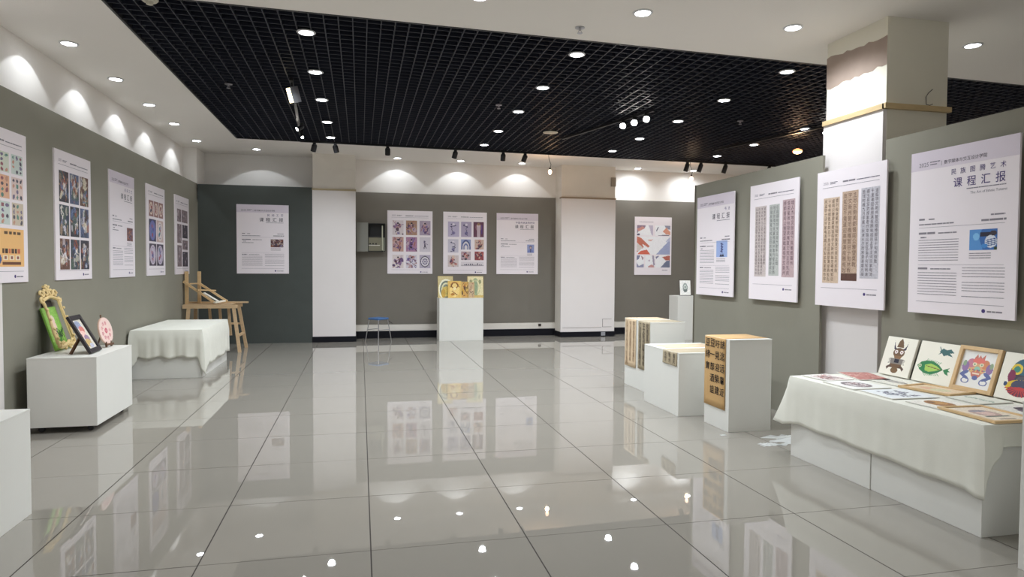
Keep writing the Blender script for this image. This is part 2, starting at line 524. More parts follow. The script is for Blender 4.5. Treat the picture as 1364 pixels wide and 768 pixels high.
def text_poster(t, sub, sub_y=.165, photo=None, prect=(.63, .50, .86, .62), seed=1, english=None, spaced=True, title_m=INKV, dense=True):
    w = t['_w']; h = t['_h']; z = t['_z']
    flat(t, 0.0, 0.0, 1.0, .115, BAND, 'header_band', -.0004)
    text(t, '2025', X(t, .085), Y(t, .095), w*.052, INKG, z=z+.0004)
    dashes(t, [(X(t, .20), X(t, .30), Y(t, .075), .007), (X(t, .20), X(t, .27), Y(t, .09), .007)], INKG, z+.0004, seed)
    text(t, '|', X(t, .31), Y(t, .095), w*.045, INKG, z=z+.0004)
    text(t, HEAD, X(t, .34), Y(t, .095), w*.036, INK, z=z+.0004)
    chars(t, sub, X(t, .915), Y(t, sub_y), w*.052, w*(.087 if spaced else .058), INKV, z, .003)
    chars(t, '课程汇报', X(t, .915), Y(t, sub_y+.075), w*.086, w*.125, title_m, z, .006)
    dashes(t, [(X(t, .56), X(t, .90), Y(t, sub_y+.098), .006)], INKG, z, seed+3)
    if english:
        text(t, english, X(t, .91), Y(t, sub_y+.128), w*.030, INKG, 'RIGHT', z=z)
    rows = [(X(t, .10), X(t, .16), Y(t, .425), .013), (X(t, .20), X(t, .26), Y(t, .425), .009), (X(t, .10), X(t, .45), Y(t, .455), .009),
            (X(t, .78), X(t, .90), Y(t, .425), .010), (X(t, .70), X(t, .91), Y(t, .455), .013),
            (X(t, .10), X(t, .27), Y(t, .512), .015), (X(t, .30), X(t, .48), Y(t, .512), .009), (X(t, .12), X(t, .18), Y(t, .535), .010)]
    flat(t, .10, .470, .90, .4718, INKG, 'rule_line')
    if dense:
        rows += [(X(t, .10), X(t, .50), Y(t, .55+.0155*i), .0042) for i in range(9)]
    else:
        rows += [(X(t, .10), X(t, .32), Y(t, .555), .008)]
    flat(t, .10, .700, .90, .7014, INKG, 'rule_line')
    rows += [(X(t, .10), X(t, .20), Y(t, .728), .014), (X(t, .23), X(t, .43), Y(t, .728), .008)]
    rows += [(X(t, .10), X(t, .49), Y(t, .75+.0165*i), .0042) for i in range(9)]
    rows += [(X(t, .54), X(t, .91), Y(t, .72+.0165*i), .0042) for i in range(11) if (i+seed) % 5]
    rows += [(X(t, prect[0]), X(t, prect[2]-.05), Y(t, prect[3]+.02+.013*i), .005) for i in range(3)]
    dashes(t, rows, INKB, z, seed+5)
    if photo is not None:
        pic(t, photo, *prect)
    footer(t)

# pictures on the posters
PALM = [(92, 60, 70), (150, 96, 78), (60, 60, 90), (200, 180, 168), (120, 110, 140), (70, 50, 50), (180, 120, 90)]
PALC = [(56, 64, 88), (110, 130, 170), (214, 206, 186), (150, 84, 66), (80, 98, 90), (226, 220, 214), (76, 60, 60), (176, 150, 124), (200, 196, 206)]
PALP = [(90, 60, 110), (150, 110, 150), (190, 150, 150), (110, 90, 150), (60, 40, 60), (200, 180, 190), (170, 110, 100)]
PALV = [(70, 70, 110), (100, 96, 130), (150, 145, 165), (60, 50, 80), (180, 160, 170)]

WL = -2.84
LT = (0.85, 1.235, 1.262)
# left wall
t = poster('left', (1.905, WL), LT[2], LT[0], LT[1], 'foam-board poster with orange illustrated panel at its foot, beside the white wall end')
header_pic(t)
for a, (x0, y0, x1, y1) in enumerate([(.10, .15, .36, .28), (.40, .15, .66, .28), (.70, .15, .92, .28), (.10, .30, .36, .45), (.40, .30, .66, .45), (.70, .30, .92, .45), (.10, .47, .36, .62), (.40, .47, .66, .62), (.70, .47, .92, .62)]):
    bgs = [(225, 205, 200), (215, 220, 205), (205, 215, 210), (210, 196, 178), (228, 180, 150)]
    A = Art(22, 26, bgs[a % 5])
    q = random.Random(a+40)
    for i in range(4):
        for j in range(3):
            if q.random() < .75:
                A.el(.18+.32*j, .15+.24*i, q.uniform(.07, .13), q.uniform(.06, .10), q.choice([(150, 90, 100), (96, 140, 130), (80, 76, 92), (200, 150, 130), (120, 110, 140)]), q.uniform(0, 3))
    pic(t, A, x0, y0, x1, y1)
A = Art(64, 40, (240, 190, 126))
A.el(.34, .30, .05, .07, (70, 50, 44)).rc(.26, .36, .44, .62, (60, 56, 70)).rc(.28, .6, .43, .95, (64, 84, 130)).el(.4, .8, .08, .15, (60, 90, 150))
for i in range(4): A.rc(.55+.1*i, .08, .62+.1*i, .16, (90, 66, 50))
for i in range(5): A.rc(.55, .24+.05*i, .92, .26+.05*i, (170, 128, 90))
for i in range(6): A.rc(.50+.07*i, .52, .55+.07*i, .64, [(96, 70, 54), (60, 50, 50), (200, 110, 80)][i % 3])
for i in range(3): A.rc(.52+.14*i, .70, .62+.14*i, .82, (238, 222, 196)).rc(.55+.14*i, .73, .59+.14*i, .79, (150, 90, 80))
A.rc(.5, .88, .92, .95, (110, 70, 54))
pic(t, A, .10, .645, .92, .895)
footer(t)

t = poster('left', (3.288, WL), LT[2], LT[0], LT[1], 'poster with nine dark figure photographs in a grid above the carved gold frame')
header_pic(t, seed=11)
for i in range(9):
    cx, cy = i % 3, i//3
    pic(t, scribble(100+i, PALC, [(60, 60, 70), (90, 100, 130), (110, 80, 70), (70, 80, 90)][i % 4], 22, 36, 34, .3, 10), .105+.28*cx, .155+.262*cy, .355+.28*cx, .395+.262*cy)
footer(t)

t = poster('left', (4.670, WL), LT[2], LT[0], LT[1], 'mostly white text poster on the olive wall between two picture posters')
text_poster(t, '民间工艺', photo=scribble(120, PALM, (120, 80, 80), 24, 24, 30, .25), prect=(.66, .515, .91, .645), seed=21, title_m=INK, dense=False)

t = poster('left', (6.000, WL), LT[2], LT[0], LT[1], 'poster of round decorated plates on dark squares, on the olive wall')
header_pic(t, seed=31)
for i in range(3):
    A = Art(22, 26, (150, 110, 106)).el(.5, .5, .42, .4, (226, 208, 196)).el(.5, .5, .3, .28, (170, 120, 110), inner=.8)
    q = random.Random(i); [A.el(q.uniform(.35, .65), q.uniform(.3, .7), .08, .1, q.choice([(150, 70, 80), (80, 70, 90), (120, 130, 110)])) for _ in range(5)]
    pic(t, A, .12+.265*i, .17, .36+.265*i, .345)
for i in range(4):
    cx, cy = i % 2, i//2
    A = Art(30, 34, [(60, 54, 84), (206, 180, 176), (66, 56, 74), (64, 54, 74)][i]).el(.5, .5, .43, .45, [(110, 120, 180), (228, 216, 212), (206, 196, 210), (200, 190, 206)][i]).el(.5, .5, .34, .36, (140, 120, 160), inner=.9)
    q = random.Random(i+9); [A.el(q.uniform(.35, .65), q.uniform(.25, .75), .07, .09, q.choice([(160, 70, 80), (90, 90, 150), (70, 120, 140), (150, 130, 170)])) for _ in range(7)]
    pic(t, A, .12+.40*cx, .375+.27*cy, .49+.40*cx, .62+.27*cy)
footer(t)

t = poster('left', (7.390, WL), LT[2], LT[0], LT[1], 'poster of black and white collage photographs next to the slate wall corner')
header_pic(t, seed=41)
PALB = [(40, 34, 48), (90, 70, 80), (170, 160, 170), (60, 50, 60), (200, 190, 195)]
for i, r_ in enumerate([(.14, .17, .42, .33), (.46, .17, .88, .33), (.14, .36, .44, .60), (.50, .36, .88, .53), (.50, .56, .88, .68), (.14, .63, .44, .90), (.50, .71, .88, .90)]):
    A = scribble(140+i, PALB, (44, 38, 50) if i in (3, 6) else (130, 112, 116), 24, 28, 16, .2)
    for q in range(5): A.rc(.1+.18*q, .1, .14+.18*q, .9, (200, 190, 196), .5)
    pic(t, A, *r_)
footer(t)

# slate wall
t = poster('back', (-1.758, 8.5), LT[2], 0.885, LT[1], 'white text poster alone on the dark slate wall')
text_poster(t, '民间工艺', photo=scribble(160, PALM+[(230, 210, 200)], (90, 60, 66), 34, 22, 40, .2), prect=(.65, .50, .895, .615), seed=51, title_m=INK, dense=False)

# back wall
BW = 9.03
t = poster('back', (0.903, BW), LT[2], 0.878, LT[1], 'poster of nine figure drawings in a grid beside the electrical box')
header_pic(t, seed=61)
for i in range(9):
    cx, cy = i % 3, i//3
    bg = [(226, 214, 218), (176, 140, 118), (176, 160, 180), (200, 160, 150), (176, 130, 160), (214, 206, 216), (226, 214, 214), (220, 214, 226), (186, 176, 196)][i]
    if i == 8:
        A = Art(28, 28, bg).el(.5, .5, .42, .42, (44, 40, 60)).el(.5, .5, .36, .36, (226, 220, 226))
        for q in range(8): A.el(.5+.2*math.cos(q*.785), .5+.2*math.sin(q*.785), .07, .07, (130, 124, 150))
        A.el(.5, .5, .09, .09, (130, 124, 150))
    elif i == 5:
        A = Art(26, 34, bg).el(.45, .3, .08, .07, (60, 50, 70)).ln(.45, .3, .5, .55, .12, (100, 90, 120)).ln(.5, .5, .4, .8, .07, (60, 50, 70)).ln(.5, .55, .6, .75, .07, (60, 50, 70)).ln(.4, .4, .75, .5, .05, (150, 140, 160))
    else:
        A = scribble(170+i, PALP, bg, 28, 36, 30, .22, 4)
        A.el(.5, .25, .08, .07, (220, 196, 190)).el(.5, .2, .09, .06, (50, 40, 60))
    pic(t, A, .11+.30*cx, .155+.262*cy+(.02 if cy == 2 else 0), .355+.30*cx, .385+.262*cy)
footer(t, .935)

t = poster('back', (1.996, BW), LT[2], 0.878, LT[1], 'poster of ten drawing and pattern pictures above the gilded panels on a plinth')
header_pic(t, seed=71)
rects = [(.105, .155, .36, .40), (.405, .155, .645, .40), (.69, .155, .93, .40), (.105, .44, .345, .655), (.405, .44, .63, .605), (.72, .44, .93, .60), (.405, .635, .63, .775), (.72, .635, .93, .775), (.105, .70, .35, .885), (.405, .80, .93, .875)]
bgs = [(190, 180, 206), (176, 164, 190), (104, 62, 84), (206, 200, 214), (150, 160, 200), (206, 178, 164), (190, 170, 180), (150, 70, 76), (214, 200, 200), (226, 218, 224)]
for i, rc_ in enumerate(rects):
    if i in (0, 1, 3):
        q = random.Random(i+200); A = Art(26, 34, bgs[i])
        px, py = .5, .15
        for _ in range(12):
            nx_, ny_ = .5+q.uniform(-.28, .28), min(.92, py+q.uniform(.02, .12))
            A.ln(px, py, nx_, ny_, .05, (76, 70, 104)); px, py = nx_, ny_
        A.el(.5, .2, .12, .08, (226, 220, 230)).el(.5, .75, .16, .1, (110, 100, 150), k=.7)
    elif i in (4,):
        A = Art(28, 24, bgs[i]);
        for q in range(4): A.el(.5, .85, .46-.1*q, .8-.17*q, [(80, 90, 140), (220, 216, 220), (110, 120, 170), (226, 220, 224)][q])
    elif i == 2:
        A = Art(26, 34, bgs[i]).el(.5, .35, .3, .25, (150, 110, 120)).el(.5, .32, .16, .2, (226, 206, 206)).ln(.5, .4, .5, .9, .3, (200, 180, 190)).el(.5, .15, .14, .08, (150, 120, 90)).rc(.78, .2, .84, .8, (80, 60, 140))
    elif i == 9:
        A = Art(48, 12, bgs[i]).rc(.0, .75, 1, .85, (90, 84, 100))
        q = random.Random(3); [A.rc(.15+.08*j, .8-q.uniform(.15, .5), .2+.08*j, .82, (70, 64, 90)) for j in range(10)]
    else:
        A = scribble(210+i, [(150, 70, 70), (90, 60, 90), (220, 190, 170), (60, 50, 60), (200, 120, 110)], bgs[i], 26, 24, 22, .25)
    pic(t, A, *rc_)
footer(t, .935)

t = poster('back', (3.073, BW), LT[2], 0.868, LT[1], 'white text poster with small blue portrait, on the back wall beside the wide pillar')
text_poster(t, '中国传统装饰纹样', photo=Art(22, 26, (150, 160, 205)).el(.5, .35, .2, .2, (70, 66, 100)).el(.5, .38, .13, .15, (200, 180, 180)).el(.5, .95, .4, .4, (120, 132, 190)).ln(.5, .6, .5, .9, .1, (60, 60, 90)), prect=(.735, .51, .905, .645), seed=81, spaced=False, title_m=INK, dense=False)

t = poster('back', (6.058, BW), LT[2]-.005, 0.85, LT[1], 'bright poster of hand-craft photographs between the wide pillar and the partition')
SK = [(214, 160, 140), (190, 110, 90), (90, 84, 120), (235, 232, 236), (150, 160, 200)]
def craft(seed, nx, ny, bits):
    A = Art(nx, ny, (246, 246, 250))
    for b in bits: A.pg(*b)
    return A.noise(3, seed)
pic(t, craft(1, 34, 22, [([(0, 0), (.55, 0), (.45, .35), (.15, .5), (0, .8)], (150, 130, 150)), ([(0, .35), (.35, .1), (.5, .3), (.1, .6)], (210, 150, 140)), ([(.7, 0), (1, 0), (1, 1), (.9, .9), (.8, .3)], (200, 190, 210)), ([(0, .85), (.2, .8), (.15, 1), (0, 1)], (90, 80, 110))]), .06, .145, .49, .32)
pic(t, craft(2, 34, 22, [([(.6, 0), (1, 0), (1, .4), (.75, .3)], (150, 150, 170)), ([(.5, .55), (.75, .2), (1, .6), (1, .9), (.7, .85)], (226, 160, 136)), ([(.05, .5), (.2, .1), (.24, .14), (.1, .6)], (110, 110, 130)), ([(.2, .95), (.9, .9), (.95, 1), (.2, 1)], (120, 110, 130))]), .55, .145, .96, .32)
pic(t, craft(3, 60, 34, [([(0, 0), (.14, .1), (.38, .55), (.34, .62), (.16, .42), (.2, .6), (0, .9)], (206, 120, 100)), ([(0, .35), (.18, .62), (.05, .85), (0, .8)], (222, 214, 210)), ([(.02, 1), (.1, .82), (.3, .74), (.4, 1)], (220, 110, 90)), ([(.58, 1), (1, .15), (1, 1)], (166, 174, 208)), ([(.85, .3), (1, .02), (1, .25)], (196, 200, 224)), ([(.3, .2), (.48, .16), (.42, .28)], (220, 180, 170))]), .06, .335, .96, .645)
pic(t, craft(4, 24, 28, [([(0, 0), (.5, 0), (.3, .3), (0, .4)], (130, 130, 160)), ([(0, .6), (.3, .9), (1, .7), (1, 1), (0, 1)], (150, 150, 180)), ([(.6, 0), (1, .2), (.8, .4)], (180, 150, 160))]), .06, .665, .25, .87)
pic(t, craft(5, 26, 28, [([(.7, 0), (.9, 0), (1, .8), (.85, .9)], (170, 160, 180)), ([(.3, .9), (.7, .75), (1, .95), (.9, 1), (.3, 1)], (206, 150, 150)), ([(.3, .4), (.5, .35), (.45, .55)], (200, 180, 200))]), .29, .665, .55, .87)
pic(t, craft(6, 34, 28, [([(.45, .12), (.9, 0), (1, 0), (1, .4), (.7, .4)], (190, 110, 96)), ([(.35, 1), (.75, .45), (1, .4), (1, 1)], (120, 126, 150)), ([(0, .1), (.2, 0), (.25, .05), (.04, .3)], (130, 130, 160))]), .57, .665, .96, .87)
dashes(t, [(X(t, .75), X(t, .90), Y(t, .92), .012), (X(t, .12), X(t, .5), Y(t, .09), .008)], INKG, t['_z'], 9)

# partition posters
PX = 4.01
PZ = 1.096
t = poster('right', (2.857, PX), PZ, 0.815, 1.17, 'text poster with a blue calligraphy picture on the far end of the partition', spacer=.035)
A = Art(22, 32, (160, 180, 226))
for i, yy in enumerate((.18, .34, .5, .64)): A.ln(.42, yy, .58, yy+.05, .07, (60, 64, 120)).ln(.5, yy-.05, .5, yy+.07, .06, (70, 74, 130))
A.pg([(.3, .96), (.42, .78), (.52, .9), (.62, .78), (.72, .96)], (40, 36, 60))
text_poster(t, '书法', photo=A, prect=(.56, .46, .85, .62), seed=91, title_m=INK)

POEM = '豫章故郡洪都新府星分翼轸地接衡庐襟三江而带五湖控蛮荆引瓯越物华天宝龙光射牛斗之墟人杰地灵徐孺下陈蕃榻雄州雾列俊采星驰台隍枕夷夏交宾主尽东南美都督阎公雅望棨戟遥临宇文新州懿范襜帷暂驻十旬休假胜友如云千里逢迎高朋满座腾蛟起凤孟学士词宗紫电清霜王将军武库家君作宰路出名区童子何知躬逢胜饯时维九月序属三秋潦水尽而寒潭清烟光凝而暮山紫俨骖騑于上路访风景崇阿临帝子长洲得仙人旧馆'
def strip(t, x0, y0, x1, y1, paper, ink, ncol, nrow, start, shade=None):
    w, h = (x1-x0)*t['_w'], (y1-y0)*t['_h']
    A = Art(16, 60, paper).noise(5, start)
    if shade: A.rc(0, shade[0], 1, 1, shade[1])
    A.obj('scroll_picture', w, h, t, X(t, x0), Y(t, y1), t['_z'])
    m = mat('strip_ink_%d' % start, ink, 0.7)
    cw, rh = w/(ncol+.3), h*.96/nrow
    sz = min(cw*.92, rh*.95)
    for cidx in range(ncol):
        n = nrow - (0 if cidx else int(nrow*.15))
        s = '\n'.join(POEM[(start*13+cidx*nrow+i) % len(POEM)] for i in range(n))
        text(t, s, X(t, x1)-cw*(cidx+.65), Y(t, y0)-h*.02-rh*.8, sz, m, 'CENTER', t['_z']+.0006, lead=rh/sz, name='calligraphy', bold=.0)

t = poster('right', (1.744, PX), PZ, 0.79, 1.18, 'poster of three pale rubbing scrolls with mauve and green paper on the partition', spacer=.035)
header_pic(t, .10, seed=101)
strip(t, .12, .19, .37, .80, (206, 194, 192), (96, 82, 86), 4, 20, 1)
strip(t, .43, .19, .64, .79, (190, 193, 190), (98, 102, 102), 3, 16, 2)
strip(t, .70, .165, .94, .80, (194, 170, 174), (96, 70, 86), 3, 15, 3, None)
footer(t, .865)
t = poster('right', (0.686, PX), PZ-.004, 0.805, 1.18, 'poster of three brown, dark and blue-grey scrolls hung across the white pillar', spacer=.035)
header_pic(t, .10, seed=111)
strip(t, .11, .20, .36, .83, (214, 190, 168), (100, 76, 62), 4, 19, 4)
strip(t, .40, .17, .63, .81, (194, 168, 148), (112, 84, 72), 3, 15, 5, (.92, (96, 66, 58)))
strip(t, .67, .165, .92, .79, (198, 195, 203), (92, 84, 92), 4, 20, 6)
footer(t, .865)
t = poster('right', (-0.370, PX), PZ+.002, 0.835, 1.175, 'large text poster titled national totem art with blue photo, on the near partition', spacer=.035)
A = Art(46, 34, (60, 110, 180)).pg([(0, 0), (.45, 0), (.35, .4), (.5, 1), (0, 1)], (90, 150, 214)).el(.25, .35, .12, .18, (130, 190, 235)).rc(.4, .15, .75, .35, (40, 40, 60)).el(.78, .6, .22, .3, (214, 220, 232)).el(.86, .2, .12, .12, (60, 50, 60))
for i in range(4): A.ln(.6, .55+.09*i, .98, .45+.09*i, .04, (50, 80, 140))
A.el(.55, .8, .12, .1, (70, 140, 210)).rc(.9, .85, 1, 1, (60, 80, 60))
text_poster(t, '民族图腾艺术', photo=A, prect=(.60, .50, .84, .617), seed=121, english='The Art of Ethnic Totems')

# ---------------------------------------------------------------- plinths
def plinth(label, x0, x1, y0, y1, h, base=0.0, seam='y0', castors=False, m=PLINTH):
    cx, cy = (x0+x1)/2, (y0+y1)/2
    t = thing('display_plinth', label, 'plinth', (cx, cy, 0), group='white display plinths')
    hx, hy = (x1-x0)/2, (y1-y0)/2
    box('body', (-hx, -hy, base), (hx, hy, h-.012), m, t, bevel=.002)
    box('top_panel', (-hx-.001, -hy-.001, h-.012), (hx+.001, hy+.001, h), m, t, bevel=.0015)
    if castors:
        for sx in (-1, 1):
            for sy in (-1, 1):
                q = (sx*(hx-.075), sy*(hy-.075))
                c_ = MB().box((q[0]-.02, q[1]-.02, base-.014), (q[0]+.02, q[1]+.02, base+.001)).obj('castor', TRACK, t)
                MB().lathe([(.004, -.014), (.021, -.014), (.024, -.008), (.024, .008), (.021, .014), (.004, .014)], (q[0], q[1], .024), 16, 1).obj('wheel', mat('black_rubber', (26, 26, 28), 0.6), c_, True)
    return t
plinth('low white block at the end of the olive wall, nothing on it', -2.75, -1.87, -0.95, 0.10, 0.60)
plinth('white box plinth on black castors carrying the carved frame', -2.74, -2.22, 2.07, 2.95, 0.635, base=.052, castors=True)
plinth('white plinth under the gilded panels by the back wall', 1.40, 2.24, 8.30, 8.72, 0.812)
plinth('tall white plinth with two hanging calligraphy scrolls, farthest in its row', 3.10, 3.52, 2.69, 3.42, 0.805)
plinth('low wide white plinth with short papers over its top edge', 2.90, 3.55, 1.62, 2.40, 0.605)
plinth('white plinth wearing the orange kraft-paper calligraphy scroll', 3.04, 3.45, 0.97, 1.385, 0.802)
plinth('narrow white plinth behind the partition end holding a framed drawing', 5.98, 6.38, 7.70, 8.07, 0.865)
plinth('white plinth standing against the near end of the draped table', 3.0, 3.42, -2.05, -1.64, 0.80)
plinth('white base box under the draped table, beside the plastic scraps', 3.145, 3.95, -0.535, 0.268, 0.598)
plinth('white base box under the near end of the draped table with flat frames', 3.15, 3.95, -1.315, -0.538, 0.598)
plinth('white base box under the bare cloth, nearer the castor plinth', -2.79, -1.995, 4.80, 5.71, 0.60)
plinth('white base box under the bare cloth, beside the wooden bench', -2.79, -1.995, 5.713, 6.40, 0.60)
MB().box((-2.838, 4.68, 0), (-2.80, 4.745, .32)).obj('dark_board', BLACKP)
tag(bpy.data.objects['dark_board'], 'short dark board standing between wall and cloth-covered boxes', 'board')

# ---------------------------------------------------------------- draped cloths
def cloth(label, x0, x1, y0, y1, z, hem, folds, seed):
    """hem(side, s) -> (hem height, outward flare); sides run x0 edge, y0 edge, x1 edge, y1 edge"""
    r = random.Random(seed)
    per = []
    def side(name, a, b, nrm, n):
        for i in range(n):
            s_ = i/n
            p = (a[0]+(b[0]-a[0])*s_, a[1]+(b[1]-a[1])*s_)
            per.append((name, s_, p, nrm))
    side('x0', (x0, y1), (x0, y0), (-1, 0), 70)
    side('y0', (x0, y0), (x1, y0), (0, -1), 46)
    side('x1', (x1, y0), (x1, y1), (1, 0), 70)
    side('y1', (x1, y1), (x0, y1), (0, 1), 46)
    N = len(per); R = 14
    vs, fs = [], []
    ph = [r.uniform(0, 6.28) for _ in range(6)]
    for k in range(R+1):
        tt = k/R
        for i, (nm, s_, p, nr) in enumerate(per):
            hz, fl = hem(nm, s_)
            g = i/N*math.pi*2
            wv = (math.sin(g*19+ph[0]) + .7*math.sin(g*31+ph[1]) + .5*math.sin(g*47+ph[2]))*folds*tt
            # blend the normals across the corners
            j0, j1 = per[(i-4) % N][3], per[(i+4) % N][3]
            n_ = V((j0[0]+j1[0]+nr[0], j0[1]+j1[1]+nr[1], 0)).normalized()
            off = .004 + .010*min(1, tt*4) + abs(folds)*1.6*min(1, tt*3) + wv + fl*tt**1.3
            zz = z - (z-hz)*tt
            if k == 0: off = 0.0; zz = z
            vs.append((p[0]+n_.x*off, p[1]+n_.y*off, zz))
    for k in range(R):
        for i in range(N):
            a, b = k*N+i, k*N+(i+1) % N
            fs.append((a, b, b+N, a+N))
    # top sheet, as strips across
    n0 = 70; m0 = 46
    fs.append(tuple(range(N))[::-1])
    me = bpy.data.meshes.new('tablecloth')
    me.from_pydata(vs, [], fs)
    for p in me.polygons: p.use_smooth = True
    try: me.set_sharp_from_angle(angle=math.radians(50))
    except Exception: pass
    o = link('tablecloth', me, CLOTH)
    sm = o.modifiers.new('thick', 'SOLIDIFY'); sm.thickness = .0025; sm.offset = 1
    return tag(o, label, 'tablecloth')
def hemR(nm, s_):
    if nm == 'x0':                              # toward the room, far end to near end
        h_ = .262 - .03*s_ + .004*math.sin(s_*23)
        if s_ < .08: return (h_-.03*(1-s_/.08), .03*(1-s_/.08))
        if s_ > .95: return (h_ - .02*(s_-.95)/.05, .012)
        return (h_, 0.0)
    if nm == 'y0':
        if s_ < .12: return (.215 + (.47-.215)*min(1, (s_/.12)**.6), .012)
        return (.475 + .01*math.sin(s_*9), .0)
    if nm == 'x1': return (.45, -.012)
    if s_ > .6: return (.24, .05 + .09*(s_-.6)/.4)
    return (.26, .05)
cloth('white cotton cloth draped low over the table of artworks by the partition', 3.135, 3.962, -1.325, 0.28, 0.603, hemR, .0022, 2)
def hemL(nm, s_):
    if nm == 'x0': return (.40, -.012)
    if nm == 'y0':
        if s_ < .10: return (.26 - .10*math.sin(s_/.10*3.14), .012)
        if s_ > .93: return (.262 - .21*(s_-.93)/.07, .01)
        return (.265 + .012*math.sin(s_*20), 0.006*math.sin(s_*26))
    if nm == 'x1':
        if s_ < .14: return (.03 + .11*(s_/.14), .01)
        return (.145 + .014*math.sin(s_*17), .006)
    if s_ < .2: return (.15+.3*s_, .02)
    return (.24, .01)
cloth('bare off-white cloth with folds draped over boxes along the olive wall', -2.80, -1.985, 4.785, 6.43, 0.606, hemL, .008, 5)

# ---------------------------------------------------------------- scroll papers on the right-hand plinths
def ribbon(label, xe, xin, y0, y1, ztop, zbot, m, name='calligraphy_scroll', pale=None, group=None, hang=True):
    """paper lying on a plinth top from xin to its edge xe and hanging down the side that faces the room"""
    t = thing(name, label, 'scroll', (xe, (y0+y1)/2, ztop), group=group)
    hy = (y1-y0)/2
    prof = [(xin-xe, .0015), (.05, .0015), (.004, .0012), (-.004, -.004), (-.005, -.03)]
    if hang:
        n = 10
        for i in range(1, n+1):
            f = i/n
            prof.append((-.005-.003*f, -.03-(ztop-zbot-.03)*f))
    else: prof = prof[:2] + [(.02, .0015)]
    NY = 6
    vs = []; fs = []
    for (px, pz) in prof:
        for j in range(NY+1):
            vs.append((px + (.0008*math.sin(j*1.7)*min(1, max(0, -pz*2))), -hy+2*hy*j/NY, pz))
    for i in range(len(prof)-1):
        for j in range(NY):
            a = i*(NY+1)+j
            fs.append((a, a+1, a+NY+2, a+NY+1))
    me = bpy.data.meshes.new('paper'); me.from_pydata(vs, [], fs)
    for p in me.polygons: p.use_smooth = True
    o = link('paper', me, m, t)
    sm = o.modifiers.new('thick', 'SOLIDIFY'); sm.thickness = .0015; sm.offset = 0
    return t
def hangtext(t, cols, size, m, ztop, step, width, xoff=-.0115, lead=1.15, bold=.03):
    """columns of brush characters on the hanging face; local frame facing -x"""
    B = Matrix((V((0, -1, 0)), V((0, 0, 1)), V((-1, 0, 0)))).transposed().to_4x4()
    for i, s_ in enumerate(cols):
        for j, ch in enumerate(s_):
            o = text(t, ch, 0, 0, size*rnd.uniform(.92, 1.08), m, 'CENTER', 0, name='brush_character', bold=bold)
            Bj = B @ Matrix.Rotation(rnd.uniform(-.06, .06), 4, 'Z')
            Bj.translation = V((xoff, width/2 - step*(len(cols)-1-i+.5) if False else -width/2 + step*(i+.5), ztop - j*size*lead))
            o.data.transform(Bj)
KRAFT = mat('orange_kraft_paper', (196, 158, 106), 0.8, 0.08, 7)
TAN = mat('aged_tan_paper', (216, 192, 160), 0.8, 0.06, 9)
OLIVEP = mat('aged_olive_paper', (172, 158, 132), 0.8, 0.10, 9)
PALEP = mat('pale_rice_paper', (214, 204, 186), 0.8, 0.05, 9)
t = ribbon('orange kraft-paper scroll of bold brush characters over a plinth edge', 3.04, 3.449, 1.025, 1.375, .802, .18, KRAFT)
hangtext(t, ['誌迄远靠近', '吁見迎柴建', '豆一部酒詛', '豆緒實'], .080, mat('dense_brush_ink', (30, 20, 14), .7), -.085, .083, .345, lead=1.30, bold=.009)
t = ribbon('tan scroll with three columns of brush characters on the farthest plinth', 3.10, 3.51, 3.075, 3.395, .805, .235, TAN)
hangtext(t, [POEM[3:12], POEM[20:29], POEM[40:50]], .058, mat('brown_ink', (134, 104, 80), .7), -.07, .10, .31, lead=.92, bold=.0)
t = ribbon('olive-brown scroll densely inked, hanging next to the tan scroll', 3.10, 3.51, 2.70, 3.01, .805, .25, OLIVEP)
hangtext(t, [POEM[60:68], POEM[80:88], POEM[100:108]], .07, mat('black_brown_ink', (84, 74, 62), .7), -.075, .10, .31, lead=.88, bold=.006)
t = ribbon('short dark tan paper folded over the low wide plinth', 2.90, 3.54, 1.65, 1.95, .605, .475, OLIVEP)
hangtext(t, ['華天', '新州', '交賓'], .052, mat('black_brown_ink', (84, 74, 62), .7), -.055, .09, .28, lead=1.0, xoff=-.0115, bold=.008)
ribbon('flat pinkish tan paper lying across the low wide plinth', 2.95, 3.52, 2.03, 2.32, .605, .6, TAN, hang=False)

# ---------------------------------------------------------------- left plinth: carved frame, black frame, round embroidery
GOLD = mat('pale_gilt_carving', (222, 196, 140), 0.5, 0.1, 30)
def leaning(name, label, cat, foot, right, lean, group=None):
    """thing whose local x runs along its foot, local y up its face, local z out of its face"""
    rgt = V(right).normalized()
    up0 = V((0, 0, 1)); out0 = rgt.cross(up0)                # horizontal normal
    up = (up0*math.cos(lean) - out0*math.sin(lean)).normalized()
    out = rgt.cross(up)
    return thing(name, label, cat, foot, basis=(rgt, up, out), group=group)

def spiral(cx, cy, r_, a0, turns, sgn=1, n=18):
    return [(cx+r_*(1-.75*i/n)*math.cos(a0+sgn*turns*6.283*i/n), cy+r_*(1-.75*i/n)*math.sin(a0+sgn*turns*6.283*i/n), .012) for i in range(n+1)]
t = leaning('carved_frame', 'pale gold carved scrollwork frame leaning against the olive wall', 'picture frame', (-2.665, 2.66, .650), (0, 1, 0), .31)
FW, FH = .36, .50
def sway(y): return .012*math.sin(y*13)
fr = MB()
for sx in (-1, 1):
    fr.tube([(sx*(FW/2-.02+sway(y_)), y_, .012) for y_ in np.linspace(.03, FH-.02, 16)], [.009+.005*abs(math.sin(i*1.1)) for i in range(16)], 8)
    fr.tube([(sx*(FW/2-.045), y_, .008) for y_ in np.linspace(.05, FH-.05, 6)], .006, 6)
fr.tube([(x_, .03+.01*math.cos(x_*30), .012) for x_ in np.linspace(-FW/2+.02, FW/2-.02, 14)], .017, 8)
fr.tube([(x_, FH-.03+.015*math.cos(x_*17), .012) for x_ in np.linspace(-FW/2+.02, FW/2-.02, 14)], .015, 8)
fr.obj('rim', GOLD, t, True)
cr = MB()
